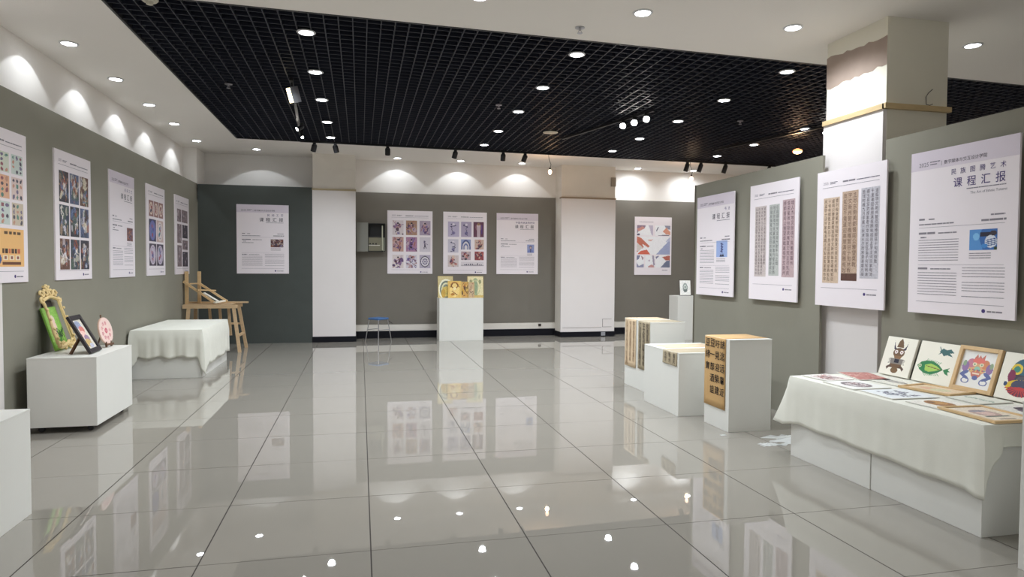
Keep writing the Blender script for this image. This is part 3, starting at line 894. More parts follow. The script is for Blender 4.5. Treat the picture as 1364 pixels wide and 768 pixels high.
for sx in (-1, 1):
    cr.tube(spiral(sx*.055, FH+.035, .05, 1.57, 1.2, sx), .011, 7)
    cr.tube(spiral(sx*.125, FH+.012, .04, 0 if sx > 0 else 3.14, 1.1, sx), .010, 7)
    cr.tube(spiral(sx*.165, FH-.045, .034, 0.4, 1.2, -sx), .010, 7)
cr.tube(spiral(0, FH+.075, .032, -1.57, 1.0), .011, 7)
cr.lathe([(.002, -.01), (.018, -.006), (.022, .0), (.016, .014), (.002, .02)], (0, FH+.02, .014), 12)
cr.obj('crest', GOLD, t, True)
ft = MB()
for sx in (-1, 1):
    ft.tube(spiral(sx*.06, .035, .04, -1.57, 1.2, -sx), .011, 7)
    ft.tube(spiral(sx*.13, .045, .036, -1.2, 1.1, sx), .010, 7)
ft.obj('scrollwork_foot', GOLD, t, True)
for i in range(8):
    MB().lathe([(.002, 0), (.012, .004), (.014, .01), (.008, .018), (.002, .02)], ((-1 if i % 2 else 1)*(FW/2-.015), .1+.09*(i//2), .018), 8).obj('carved_bead', GOLD, t, True)

t = leaning('green_painting', 'green painting of a pale figure, standing behind the carved frame', 'painting', (-2.708, 2.655, .637), (0, 1, 0), .30)
box('panel', (-.14, 0, 0), (.14, .40, .012), mat('lime_green_paint', (128, 178, 70), 0.6, .1, 10), t)
A = Art(36, 54, (140, 190, 84)).noise(8, 2)
A.el(.45, .3, .2, .12, (226, 206, 190)).el(.48, .45, .16, .16, (232, 200, 186)).el(.42, .62, .12, .12, (214, 170, 140))
q = random.Random(8)
for i in range(26): A.ln(q.uniform(.4, 1), q.uniform(.5, 1), q.uniform(.4, 1), q.uniform(.5, 1), .03, q.choice([(30, 70, 30), (60, 120, 40), (90, 150, 60), (20, 50, 30)]))
for i in range(10): A.ln(q.uniform(0, .4), q.uniform(.4, 1), q.uniform(0, .4), q.uniform(.4, 1), .04, q.choice([(100, 160, 50), (170, 210, 110)]))
A.obj('picture', .27, .39, t, -.135, .005, .0128)
box('dark_top_edge', (-.07, .40, 0), (.10, .46, .012), BLACKP, t)

t = leaning('black_picture_frame', 'black table frame with a narrow bright picture on a wooden prop', 'picture frame', (-2.345, 2.39, .636), (-.06, 1, 0), .50)
BW2, BH2, bt = .30, .365, .042
f_ = MB()
f_.box((-BW2/2, 0, 0), (-BW2/2+bt, BH2, .022)).box((BW2/2-bt, 0, 0), (BW2/2, BH2, .022)).box((-BW2/2+bt, 0, 0), (BW2/2-bt, bt, .022)).box((-BW2/2+bt, BH2-bt, 0), (BW2/2-bt, BH2, .022))
f_.obj('frame', BLACKP, t, bevel=.003)
A = Art(30, 44, (226, 220, 206))
A.el(.45, .18, .3, .14, (150, 160, 190)).el(.55, .35, .25, .12, (210, 120, 110)).el(.4, .5, .3, .12, (240, 200, 190)).el(.55, .65, .25, .12, (150, 120, 150)).el(.45, .8, .3, .14, (200, 170, 110)).el(.6, .9, .2, .08, (190, 190, 210)).noise(10, 4)
A.obj('picture', BW2-2*bt+.006, BH2-2*bt+.006, t, -BW2/2+bt-.003, bt-.003, .008)
box('backing', (-BW2/2+.01, .01, -.004), (BW2/2-.01, BH2-.01, .004), DWOOD, t)
wi = t.matrix_world.inverted()
MB().bar(wi @ V((-2.425, 2.33, .80)), wi @ V((-2.49, 2.27, .637)), .03, .012).obj('wooden_prop', DWOOD, t)

t = leaning('round_embroidery', 'round pale pink embroidery on a small wooden stand', 'embroidery', (-2.385, 2.80, .636), (.10, 1, 0), .20)
RR = .128
MB().lathe([(RR-.004, -.002), (RR, .0), (RR, .010), (RR-.006, .012)], (0, RR+.025, .012), 40).obj('hoop', mat('pinkish_wood_rim', (214, 178, 160), .5), t, True)
A = Art(40, 40, (238, 210, 202))
q = random.Random(14)
for i in range(9):
    a_ = i*.7; rr_ = .28 if i < 8 else 0
    for p_ in range(5): A.el(.5+rr_*math.cos(a_)+.045*math.cos(p_*1.257), .5+rr_*math.sin(a_)+.045*math.sin(p_*1.257), .035, .035, q.choice([(216, 150, 152), (206, 140, 146), (226, 170, 168)]))
A.el(.5, .5, .1, .1, (200, 90, 110), inner=.4)
cutm = (A.x-.5)**2+(A.y-.5)**2 < .2304
A.obj('picture', 2*RR, 2*RR, t, -RR, .025, .0248, cut=cutm)
st = MB()
st.bar((-.05, .0, .02), (-.045, .05, .02), .016, .014).bar((.05, .0, .02), (.045, .05, .02), .016, .014).bar((-.07, .02, .03), (.07, .02, .03), .018, .012)
st.bar((0, .16, -.004), (0, .019, -.085), .014, .010).bar((0, .03, -.002), (0, 2*RR+.045, .004), .012, .008)
st.obj('stand', DWOOD, t)
MB().lathe([(.002, 0), (.008, .002), (.010, .008), (.004, .014)], (0, 2*RR+.045, 0), 10).obj('finial', DWOOD, t, True)

# ---------------------------------------------------------------- back plinth: gilded panels
def panel_art(label, x, w_, h_, y, z, lean, art, m=None, name='gilded_panel'):
    t = leaning(name, label, 'painting', (x, y, z), (1, 0, 0), lean, group='gilded panels on the back plinth')
    box('panel', (-w_/2, 0, 0), (w_/2, h_, .014), m or mat('gilded_board', (206, 176, 104), .45, .08, 12), t, bevel=.001)
    art.obj('picture', w_-.012, h_-.012, t, -w_/2+.006, .006, .0148)
    return t
A = Art(34, 48, (206, 190, 140))
for i, cc in enumerate([(240, 236, 210), (110, 120, 110), (226, 220, 180), (130, 140, 130), (214, 190, 120)]): A.el(.55, .62, .52-.09*i, .5-.085*i, cc)
A.rc(.3, .5, .8, .95, (224, 196, 100), .8).el(.35, .8, .15, .2, (200, 160, 70)).noise(7, 1)
panel_art('gold panel with a pale arching halo, leaning at the end of its row', 1.535, .29, .415, 8.46, .812, .12, A)
A = Art(34, 48, (226, 214, 170)).el(.5, .5, .32, .42, (196, 196, 146), inner=.85).ln(.5, .2, .5, .85, .24, (160, 176, 140)).el(.5, .22, .08, .06, (200, 196, 150)).el(.5, .5, .2, .3, (140, 160, 130), k=.5).el(.2, .25, .08, .1, (150, 150, 110)).el(.8, .25, .08, .1, (150, 150, 110)).rc(0, .9, 1, 1, (206, 180, 110)).noise(7, 2)
panel_art('pale gold panel of a green standing figure', 2.115, .31, .415, 8.46, .812, .12, A)
A = Art(34, 42, (224, 184, 100)).el(.5, .55, .38, .4, (236, 206, 130)).el(.5, .25, .3, .2, (150, 90, 40), inner=.7).ln(.3, .6, .7, .85, .05, (140, 80, 40)).el(.5, .45, .12, .1, (240, 220, 170)).ln(.2, .35, .35, .15, .05, (90, 50, 30)).ln(.65, .15, .85, .35, .05, (90, 50, 30)).el(.35, .8, .15, .08, (180, 120, 50)).noise(8, 3)
panel_art('small golden panel of a crowned face in front of the row', 1.70, .26, .325, 8.385, .812, .12, A)
A = scribble(330, [(160, 70, 50), (206, 160, 60), (120, 100, 60), (230, 200, 120), (90, 60, 40)], (206, 160, 90), 26, 40, 26, .25)
panel_art('small golden panel with red robes, beside the crowned face', 1.905, .145, .31, 8.40, .812, .12, A)
A = scribble(331, [(150, 90, 70), (190, 150, 120), (120, 110, 90), (220, 200, 160), (90, 70, 60)], (196, 166, 130), 20, 40, 26, .25)
panel_art('narrow brownish panel partly before the green figure panel', 2.02, .12, .30, 8.375, .812, .12, A)

# framed drawing on the far plinth
t = leaning('framed_drawing', 'small black-framed grey drawing behind the partition end', 'picture frame', (6.19, 7.80, .865), (1, -.25, 0), .22)
box('frame', (-.115, 0, 0), (.115, .315, .014), BLACKP, t)
box('mount', (-.105, .01, .010), (.105, .305, .0155), PAPER, t)
A = Art(24, 34, (232, 232, 228)).el(.5, .5, .26, .34, (140, 150, 145)).el(.5, .45, .16, .2, (200, 206, 200), inner=.5).el(.5, .7, .2, .1, (90, 100, 98), k=.7).noise(12, 6)
A.obj('picture', .19, .27, t, -.095, .022, .0165)
box('strut', (-.02, .012, -.05), (.02, .018, 0), BLACKP, t)

# ---------------------------------------------------------------- right table: leaning canvases
TZ = .607
def canvas(label, yc, w_, h_, art, framed=False, lean=.32):
    t = leaning('canvas_painting' if not framed else 'framed_painting', label, 'painting', (3.893, yc, TZ), (0, -1, 0), lean)
    if framed:
        b_ = .026
        f_ = MB()
        f_.box((-w_/2, 0, 0), (-w_/2+b_, h_, .026)).box((w_/2-b_, 0, 0), (w_/2, h_, .026)).box((-w_/2+b_, 0, 0), (w_/2-b_, b_, .026)).box((-w_/2+b_, h_-b_, 0), (w_/2-b_, h_, .026))
        f_.obj('frame', WOOD, t, bevel=.002)
        box('backing', (-w_/2+.005, .005, .001), (w_/2-.005, h_-.005, .008), PAPER, t)
        art.obj('picture', w_-2*b_, h_-2*b_, t, -w_/2+b_, b_, .0095)
    else:
        box('stretched_canvas', (-w_/2, 0, 0), (w_/2, h_, .018), CANVAS, t, bevel=.002)
        art.obj('picture', w_-.006, h_-.006, t, -w_/2+.003, .003, .0188)
    return t
CR = (243, 239, 225)
A = Art(90, 90, CR)
BR = (112, 84, 58)
A.pg([(.42, .10), (.5, .02), (.56, .10), (.62, .26), (.38, .26)], BR)
A.pg([(.27, .08), (.31, .20), (.36, .28), (.44, .30), (.40, .36), (.30, .30)], (54, 46, 70)).pg([(.73, .08), (.70, .20), (.64, .28), (.56, .30), (.60, .36), (.71, .30)], (54, 46, 70))
A.el(.5, .40, .19, .13, BR).el(.41, .38, .055, .05, (240, 232, 228)).el(.59, .38, .055, .05, (240, 232, 228)).el(.41, .38, .02, .02, (130, 60, 60)).el(.59, .38, .02, .02, (130, 60, 60))
A.pg([(.36, .48), (.64, .48), (.60, .56), (.40, .56)], (140, 104, 70)).pg([(.28, .56), (.72, .56), (.70, .70), (.30, .70)], (134, 128, 122)).rc(.42, .57, .58, .67, (30, 30, 48))
for i in range(6): A.pg([(.27+.0*i, .56+.025*i), (.22, .57+.025*i), (.28, .58+.025*i)], (120, 112, 104)).pg([(.73, .56+.025*i), (.78, .57+.025*i), (.72, .58+.025*i)], (120, 112, 104))
A.pg([(.30, .70), (.70, .70), (.62, .80), (.38, .80)], BR).pg([(.32, .72), (.20, .80), (.24, .87), (.30, .80), (.40, .80)], (92, 70, 56)).pg([(.68, .72), (.80, .80), (.76, .87), (.70, .80), (.60, .80)], (92, 70, 56)).el(.5, .86, .12, .08, (120, 92, 60))
canvas('cream canvas of a brown horned totem mask', .089, .285, .30, A)
A = Art(100, 92, CR)
G1, G2, G3 = (44, 128, 76), (170, 206, 96), (24, 92, 60)
A.pg([(.06, .62), (.14, .52), (.28, .47), (.46, .47), (.62, .54), (.74, .64), (.62, .73), (.46, .80), (.28, .79), (.14, .72)], G1)
A.pg([(.26, .58), (.40, .53), (.56, .57), (.68, .64), (.54, .70), (.40, .74), (.28, .72)], G2).ln(.3, .60, .68, .65, .018, (120, 80, 50))
A.pg([(.74, .64), (.90, .56), (.86, .62), (.92, .66), (.86, .68), (.90, .76), (.80, .72)], G1).el(.13, .62, .04, .045, (220, 230, 190)).el(.13, .62, .02, .022, G3)
for i in range(8): A.ln(.26+.05*i, .48+.012*max(0, i-4), .30+.05*i, .43+.012*i*.5, .012, (90, 160, 100)).ln(.26+.05*i, .79-.012*max(0, i-4), .32+.05*i, .84-.012*i*.5, .012, (90, 160, 100))
TE = (60, 104, 104)
A.pg([(.52, .22), (.60, .12), (.70, .15), (.80, .12), (.90, .20), (.80, .22), (.88, .30), (.74, .27), (.66, .31), (.60, .24), (.52, .28), (.56, .22)], TE).ln(.52, .1, .58, .2, .02, TE)
canvas('cream canvas of a green fish under a small teal fish', -.246, .325, .30, A)
A = Art(90, 96, (238, 238, 236))
OR, BL, RD, GN = (222, 176, 130), (98, 110, 164), (204, 124, 108), (148, 172, 140)
A.el(.5, .42, .27, .22, OR).el(.3, .34, .12, .12, (200, 130, 150)).el(.7, .34, .12, .12, (214, 140, 100)).pg([(.36, .18), (.42, .08), (.46, .18), (.5, .10), (.56, .18), (.64, .08), (.64, .22), (.36, .22)], RD)
A.el(.5, .26, .18, .07, (226, 120, 110)).el(.40, .36, .06, .05, (240, 230, 200)).el(.60, .36, .06, .05, (240, 230, 200)).el(.40, .36, .03, .025, GN).el(.60, .36, .03, .025, GN).el(.5, .47, .08, .06, (150, 200, 180)).el(.5, .62, .14, .11, RD).rc(.40, .58, .60, .62, (240, 220, 200)).el(.5, .72, .08, .06, BL)
for sx in (-1, 1):
    A.el(.5+sx*.34, .45, .1, .14, (150, 120, 170)).el(.5+sx*.33, .62, .13, .05, BL, sx*.5).el(.5+sx*.30, .72, .14, .04, BL, -sx*.4)
    A.el(.5+sx*.26, .82, .12, .08, BL, inner=.72).el(.5+sx*.38, .36, .05, .08, GN)
for i in range(10): A.el(.3+.045*i, .52+.02*math.sin(i*2), .025, .02, [(90, 150, 150), (230, 190, 110), (190, 90, 120)][i % 3])
canvas('light-wood framed painting of a colourful beast face with blue curls', -.562, .305, .305, A, True)
A = Art(90, 90, CR)
A.el(.5, .45, .30, .36, (70, 62, 76)).el(.5, .28, .24, .18, (44, 110, 130), k=.8).el(.34, .34, .12, .12, (230, 200, 60)).el(.34, .34, .07, .07, (60, 140, 120)).el(.66, .34, .12, .12, (230, 200, 60)).el(.66, .34, .07, .07, (60, 140, 120))
A.el(.26, .5, .08, .14, (130, 40, 80)).el(.74, .5, .08, .14, (130, 40, 80)).el(.5, .60, .14, .12, (86, 82, 92)).el(.5, .72, .32, .16, (226, 190, 50)).el(.5, .80, .26, .12, (120, 46, 66)).el(.5, .68, .20, .12, (70, 72, 96))
for i in range(11): A.ln(.5, .72, .5+.32*math.cos(.2+i*.27), .72+.2*math.sin(.2+i*.27), .02, (200, 60, 60))
A.el(.17, .68, .04, .05, (50, 70, 110))
canvas('cream canvas of a dark mask with yellow collar and vivid colours', -.882, .30, .30, A)

# flat works on the table
def sheet(label, x, y, w_, h_, rot, art, thick=.003, name='paper_artwork', m=PAPER, z=TZ):
    """local y points away from the room, so that the sheet reads from the aisle"""
    c_, s_ = math.cos(rot), math.sin(rot)
    t = thing(name, label, 'artwork', (x, y, z), basis=((s_, -c_, 0), (c_, s_, 0), (0, 0, 1)))
    box('sheet', (-w_/2, -h_/2, -.001), (w_/2, h_/2, thick), m, t)
    art.obj('picture', w_*.96, h_*.96, t, -w_*.48, -h_*.48, thick+.0006)
    return t
A = Art(44, 36, (228, 222, 216))
q = random.Random(21)
for i in range(60): A.ln(q.uniform(.05, .95), q.uniform(.1, .9), q.uniform(.05, .95), q.uniform(.1, .9), .02, q.choice([(60, 50, 56), (170, 96, 90), (120, 70, 70)]), .6)
sheet('paper with crossed dark and red ink strokes near the far table corner', 3.34, .13, .27, .24, .1, A)
A = Art(44, 40, (196, 130, 122))
q = random.Random(22)
for i in range(70): A.el(q.random(), q.random(), .06, .03, q.choice([(206, 150, 140), (170, 100, 96), (222, 180, 168)]), q.uniform(0, 3))
sheet('dusty red patterned textile sheet lying by the totem mask canvas', 3.66, .13, .36, .24, -.25, A)
A = Art(50, 36, (236, 236, 230)).el(.5, .5, .36, .32, (120, 112, 116)).el(.5, .5, .28, .24, (226, 220, 220))
q = random.Random(23)
for i in range(30): A.ln(q.uniform(.2, .8), q.uniform(.25, .75), q.uniform(.2, .8), q.uniform(.25, .75), .025, q.choice([(90, 80, 84), (150, 110, 110)]), .8)
sheet('white sheet with an oval black and grey pattern', 3.33, -.18, .31, .30, 0, A)
A = Art(50, 30, (236, 234, 222)).el(.5, .5, .4, .14, (120, 112, 110)).el(.5, .5, .3, .08, (200, 196, 190)).noise(10, 4)
sheet('cream sheet with a thin dark oval band, before the totem mask', 3.69, -.14, .27, .24, .05, A)
A = Art(56, 36, (228, 232, 234))
q = random.Random(24)
for i in range(50): A.el(.5+q.uniform(-.34, .34), .5+q.uniform(-.26, .26), q.uniform(.02, .06), q.uniform(.02, .05), q.choice([(60, 64, 96), (90, 90, 110), (50, 50, 60), (150, 150, 170)]))
sheet('white sheet with a dense blue-black pattern', 3.36, -.52, .30, .34, -.05, A)
A = Art(56, 36, (234, 230, 220)).el(.42, .5, .34, .26, (150, 100, 50)).el(.35, .45, .2, .16, (186, 136, 74)).pg([(.7, .45), (.98, .52), (.7, .62)], (110, 90, 80)).el(.25, .55, .08, .08, (110, 74, 44)).noise(9, 5)
sheet('sheet with a brown hairy creature painting', 3.36, -.86, .28, .28, .1, A)
A = Art(50, 30, (232, 234, 222))
for i in range(12): A.ln(.1+.07*i, .5+.06*math.sin(i), .15+.07*i, .45+.06*math.cos(i*1.7), .05, (120, 150, 130), .8)
sheet('pale sheet with a faint green line sketch', 3.71, -.78, .24, .26, .0, A)
A = Art(50, 30, (236, 234, 226)).el(.35, .5, .2, .2, (70, 66, 80)).el(.7, .45, .2, .25, (60, 56, 70)).el(.5, .7, .15, .1, (130, 120, 130)).noise(8, 6)
sheet('white sheet with dark ink blots at the end of the table', 3.71, -1.12, .30, .28, -.05, A)
def flat_frame(label, x, y, w_, h_, rot, art):
    c_, s_ = math.cos(rot), math.sin(rot)
    t = thing('flat_wooden_frame', label, 'picture frame', (x, y, TZ), basis=((s_, -c_, 0), (c_, s_, 0), (0, 0, 1)))
    b_ = .022
    f_ = MB()
    f_.box((-w_/2, -h_/2, -.001), (-w_/2+b_, h_/2, .014)).box((w_/2-b_, -h_/2, -.001), (w_/2, h_/2, .014)).box((-w_/2+b_, -h_/2, -.001), (w_/2-b_, -h_/2+b_, .014)).box((-w_/2+b_, h_/2-b_, -.001), (w_/2-b_, h_/2, .014))
    f_.obj('frame', WOOD, t, bevel=.002)
    box('backing', (-w_/2+.01, -h_/2+.01, 0), (w_/2-.01, h_/2-.01, .006), PAPER, t)
    art.obj('picture', w_-2*b_, h_-2*b_, t, -w_/2+b_, -h_/2+b_, .0068)
A = Art(46, 34, (232, 208, 176)).el(.35, .5, .2, .2, (226, 180, 150)).el(.6, .5, .2, .25, (214, 206, 170)).noise(6, 7)
flat_frame('wooden frame with pale peach picture lying before the green fish', 3.715, -.46, .36, .26, .18, A)
A = Art(46, 34, (230, 216, 196)).el(.45, .5, .26, .28, (190, 160, 150)).el(.45, .5, .16, .16, (220, 190, 180)).rc(.66, .2, .72, .8, (90, 100, 90)).el(.3, .5, .06, .2, (140, 140, 150)).rc(.85, .3, .9, .7, (120, 100, 80)).noise(6, 8)
flat_frame('wooden frame with a small figure picture lying at the table corner', 3.37, -1.14, .38, .30, -.05, A)

# plastic film scraps on the floor beside the table
FILM = mat('clear_plastic_film', (236, 238, 236), 0.08, trans=0.3, spec=0.8, bump=0.6, bscale=25)
def scrap(label, x, y, w_, d_, h_, seed):
    r = random.Random(seed); n = 12
    vs = []; fs = []
    for i in range(n+1):
        for j in range(n+1):
            u, v_ = i/n-.5, j/n-.5
            e = max(0, 1-2*math.hypot(u, v_))
            vs.append((u*w_*(1+.25*math.sin(j*1.3+seed)), v_*d_*(1+.2*math.sin(i*1.9)), .0015+h_*e*(.35+.65*r.random())))
    for i in range(n):
        for j in range(n):
            a = i*(n+1)+j; fs.append((a, a+n+1, a+n+2, a+1))
    me = bpy.data.meshes.new('plastic_film'); me.from_pydata(vs, [], fs)
    o = link('plastic_film', me, FILM, None, (x, y, 0))
    sm = o.modifiers.new('thick', 'SOLIDIFY'); sm.thickness = .001
    return tag(o, label, 'plastic film', 'plastic scraps on the floor')
scrap('crumpled sheet of clear plastic film between orange-scroll plinth and draped table', 3.52, .66, .50, .28, .035, 1)
scrap('small torn piece of clear plastic film in the aisle near the orange scroll', 3.16, .56, .15, .09, .012, 2)
scrap('tiny white plastic flake by the foot of the orange-scroll plinth', 2.95, .90, .05, .03, .006, 3)

# ---------------------------------------------------------------- wooden bench and drawing frame in the left corner
t = thing('trestle_bench', 'pine trestle bench with splayed legs in the slate wall corner', 'bench', (-2.40, 7.60, 0))
ZT = .775
for yy in (-.26, .20):
    MB().bar((-.42, yy, ZT-.035), (.40, yy, ZT-.035), .05, .055).obj('rail', WOOD2, t)
for i, (xx, yy) in enumerate(((-.33, -.26), (.34, -.26), (-.33, .20), (.34, .20))):
    MB().bar((xx, yy, ZT-.03), (xx+(.10 if xx > 0 else -.05), yy+(.12 if yy > 0 else -.06), .0), .05, .035, (0, 1, 0)).obj('leg', WOOD2, t)
for xx in (-.12, .04, .18):
    MB().bar((xx, .20, ZT-.05), (xx+.02, .27, .22), .042, .03, (0, 1, 0)).obj('slat', WOOD2, t)
MB().bar((-.38, .26, .42), (.40, .28, .42), .045, .03).obj('stretcher', WOOD2, t)
MB().bar((.40, -.28, .26), (.40, .26, .26), .045, .03).obj('stretcher', WOOD2, t)
MB().box((-.43, -.20, ZT-.012), (.30, .14, ZT)).obj('top_board', WOOD2, t)
MB().bar((-.43, .17, ZT+.012), (.50, .17, ZT+.012), .05, .026).obj('loose_batten', WOOD2, t)
t = thing('drawing_frame', 'pale wooden drawing frame with two posts and sloping rails on the bench', 'easel', (-2.40, 7.60, ZT))
for (xx, yy) in ((-.39, -.12), (-.25, .10)):
    MB().bar((xx, yy, 0), (xx, yy, .53), .062, .045).obj('post', WOOD, t)
for (a, b) in (((-.43, -.17, .37), (.06, -.20, .015)), ((-.24, .02, .34), (.20, .0, .035))):
    MB().bar(a, b, .028, .034).obj('sloping_rail', WOOD, t)
MB().bar((-.22, -.21, .235), (.0, .06, .215), .055, .022).obj('cross_board', WOOD, t)
MB().bar((.05, -.23, .03), (.18, .04, .05), .04, .024).obj('cross_board', CANVAS, t)
MB().bar((-.13, -.12, .185), (.10, -.12, .035), .115, .012, (0, 0, 1)).obj('white_board', PAPER, t)
MB().bar((-.36, -.10, .33), (-.25, .08, .33), .03, .02).obj('brace', WOOD, t)

# ---------------------------------------------------------------- stool and electrical box at the back wall
t = thing('folding_stool', 'small stool with blue padded seat and thin metal legs by the back wall', 'stool', (.28, 8.52, 0), rotz=.75)
BLUE = mat('blue_vinyl', (72, 110, 160), .45)
MB().box((-.14, -.14, .405), (.14, .14, .445)).obj('seat', BLUE, t, bevel=.018)
for sx in (-1, 1):
    for sy in (-1, 1):
        MB().tube([(sx*.12, sy*.12, .41), (sx*.17, sy*.17, .0)], .008, 8).obj('leg', CHROME, t, True)
MB().tube([(-.14, -.14, .22), (.14, -.14, .22)], .006, 6).obj('stretcher', CHROME, t, True)
MB().tube([(-.14, .14, .22), (.14, .14, .22)], .006, 6).obj('stretcher', CHROME, t, True)
MB().bar((.12, -.10, .40), (.20, -.16, .33), .03, .012).obj('strap', TRACK, t)

t = thing('electrical_box', 'open grey electrical box with switches on the back wall beside a poster', 'electrical box', (.15, 9.03, 1.69))
GB = mat('grey_enamel_box', (130, 130, 123), .5)
DK = mat('dark_box_inside', (38, 38, 38), .6)
BGE = mat('aged_beige_plate', (128, 124, 104), .6, .08, 9)
h_ = MB(); h_.box((-.06, -.13, 0), (.27, -.005, .012)).box((-.06, -.13, .53), (.27, -.005, .542)).box((-.06, -.13, 0), (-.048, -.005, .542)).box((.258, -.13, 0), (.27, -.005, .542)).box((-.06, -.012, 0), (.27, .001, .542))
h_.obj('housing', DK, t)
box('open_door', (-.27, -.15, -.005), (-.055, -.125, .55), GB, t, bevel=.004)
box('cover_plate', (-.045, -.10, .012), (.20, -.085, .27), BGE, t)
box('hinge_bar', (-.045, -.105, .27), (.20, -.085, .30), DK, t)
for i in range(3): box('breaker_switch', (-.03+.055*i, -.112, .135), (.0+.055*i, -.098, .16), DK, t)
box('label_strip', (-.045, -.108, .115), (.17, -.100, .125), PAPER, t)
MB().tube([(.215, -.115, .02), (.215, -.115, .50)], .012, 8).obj('white_conduit', mat('cream_pvc', (200, 200, 180), .5), t, True)
MB().tube([(.245, -.10, -.005), (.245, -.10, .27)], .012, 8).obj('white_conduit', mat('cream_pvc', (200, 200, 180), .5), t, True)
t = thing('wall_socket', 'small brown wall socket low on the back wall near the pillar', 'socket', (3.56, 9.037, .215))
box('plate', (-.03, -.012, -.025), (.03, .002, .025), mat('old_brown_plastic', (90, 76, 66), .5), t)
box('face', (-.018, -.016, -.014), (.018, -.01, .014), DK, t)

# ---------------------------------------------------------------- ceiling fittings
ring = MB().lathe([(.060, .002), (.078, .002), (.082, -.004), (.078, -.008), (.062, -.010), (.060, -.004)], (0, 0, 0), 28).mesh('trim_ring', True)
disc = MB().lathe([(.001, .0), (.060, .0), (.060, -.006), (.001, -.008)], (0, 0, 0), 24).mesh('light_disc', True)
ring.materials.append(TRIM); disc.materials.append(LED)
def downlight(x, y, label, group, power, angle=112, blend=.5, aim=None, lamp='lamp'):
    t = thing('downlight', label, 'ceiling light', (x, y, ZC), group=group)
    link('trim_ring', ring, None, t); link('light_disc', disc, None, t)
    spot(t, (0, 0, -.03), power, COOL, angle, blend, .05 if blend > .4 else .014, aim, lamp)
    return t
ORD = ['first', 'second', 'third', 'fourth', 'fifth', 'sixth', 'seventh']
for i, y in enumerate((7.74, 6.40, 5.23, 4.04, 2.84, 1.64, 0.44)):
    downlight(-2.68, y, '%s soffit downlight above the olive wall, counted from the slate wall corner' % ORD[i], 'soffit downlights along the olive wall', POW_SOFFIT, 98, .12, (-.41, 0, -1), 'lamp' if i < 5 else 'soffit_lamp_%s_offscreen' % ORD[i])
downlight(-1.83, 8.33, 'round downlight in the soffit before the slate wall', None, POW_SOFFIT, 100, .12, (0, .41, -1))
for x, lb, pw in ((.64, 'soffit downlight above the poster beside the electrical box', 1), (1.85, 'soffit downlight above the gilded panels at the back wall', 1), (3.07, 'soffit downlight above the small blue portrait poster', 1), (5.53, 'soffit downlight between the wide pillar and the craft photo poster', 4.0), (6.78, 'soffit downlight behind the partition end at the back wall', 4.0)):
    downlight(x, 8.66, lb, 'soffit downlights along the back wall', POW_SOFFIT*pw, 98 if pw == 1 else 150, .12 if pw == 1 else .9, (0, .41 if pw == 1 else .25, -1))
for i, x in enumerate((5.39, 3.53, 2.16, .83, -.55)):
    downlight(x, .88, 'downlight in the white front ceiling beyond the right pillar' if i == 0 else '%s downlight from the right pillar in the white front ceiling' % ORD[i-1], 'downlights in the white front ceiling', POW_HALL, 150, .7, None, 'lamp' if x > 0 else 'front_ceiling_lamp_offscreen')
# unseen downlights added behind the camera as fill; their fixtures are assumed
for i, x in enumerate((-1.6, .5, 2.6, 4.9)):
    for j, y in enumerate((-5.6, -7.0)):
        downlight(x, y, 'round fill downlight added in the unseen ceiling behind the camera', 'added fill downlights behind the camera', POW_HALL, 150, .7, None, 'fill_lamp_%s_of_%s_row_offscreen' % (ORD[i], ORD[j]))
for x, row in ((-.51, 'row beside the flood lamp'), (1.98, 'row over the middle aisle'), (4.27, 'row beside the three lit spotlights'), (6.3, 'row beyond the partition')):
    for i, y in enumerate((6.88, 5.72, 4.42, 3.22, 2.0)):
        if x > 6 and y < 4: continue            # nothing shows there
        downlight(x, y, '%s grille downlight from the back wall, %s' % (ORD[i], row), 'downlights in the grille ceiling', POW_GRID, 150, .7)

# spotlight tracks under the grille
def track(label, a, b):
    t = thing('light_track', label, 'light track', a)
    a_, b_ = V((0, 0, 0)), V(b)-V(a)
    MB().bar(a_, b_, .034, .03).obj('rail', TRACK, t)
    for f in (.12, .5, .88):
        p = a_.lerp(b_, f); MB().bar(p, p+V((0, 0, .035)), .012).obj('hanger', TRACK, t)
    return t
ZK = ZC-.03
track('black spotlight track along the back edge of the grille', (-1.0, 7.18, ZK), (3.3, 7.32, ZK))
track('black spotlight track at the back edge near the partition', (5.7, 7.40, ZK), (7.9, 7.48, ZK))
track('long thin spotlight track running deep along the grille centre', (3.05, 5.9, ZK), (3.62, 3.8, ZK))
track('thin spotlight track deep in the grille above the partition', (5.86, 6.2, ZK), (6.47, 3.7, ZK))
track('spotlight track crossing the grille towards the slate wall', (-.95, 6.6, ZK), (-.775, 3.45, ZK))
def head(x, y, label, group, aim=(0, .5, -1), lit=None, power=0, r_=.044, ln=.12):
    t = thing('track_spotlight', label, 'spotlight', (x, y, ZK-.01), group=group)
    MB().bar((0, 0, .006), (0, 0, -.035), .05, .03, (0, 1, 0)).obj('adapter', TRACK, t)
    d = V(aim).normalized()
    c0 = V((0, 0, -.055)) - d*.03
    pts = [c0, c0+d*.02, c0+d*ln]
    MB().tube(pts, [r_*.7, r_, r_], 18).obj('can', TRACK, t, True)
    if lit:
        MB().tube([c0+d*(ln-.004), c0+d*(ln+.003)], r_*.86, 18).obj('lens', lit, t)
        if power:
            spot(t, tuple(c0+d*(ln+.02)), power, WARM if lit is BULB else (1, .93, .82), 70, .6, .03, tuple(c0+d*(ln+1)))
    return t
for hi, x in enumerate((-.78, -.45, .40, 1.55, 2.40, 2.80)):
    head(x, 7.20+.033*(x+1), '%s black unlit can spotlight on the long rear track, from its slate wall end' % ORD[hi], 'rear track spotlights', (rnd.uniform(-.3, .3), .45, -1))
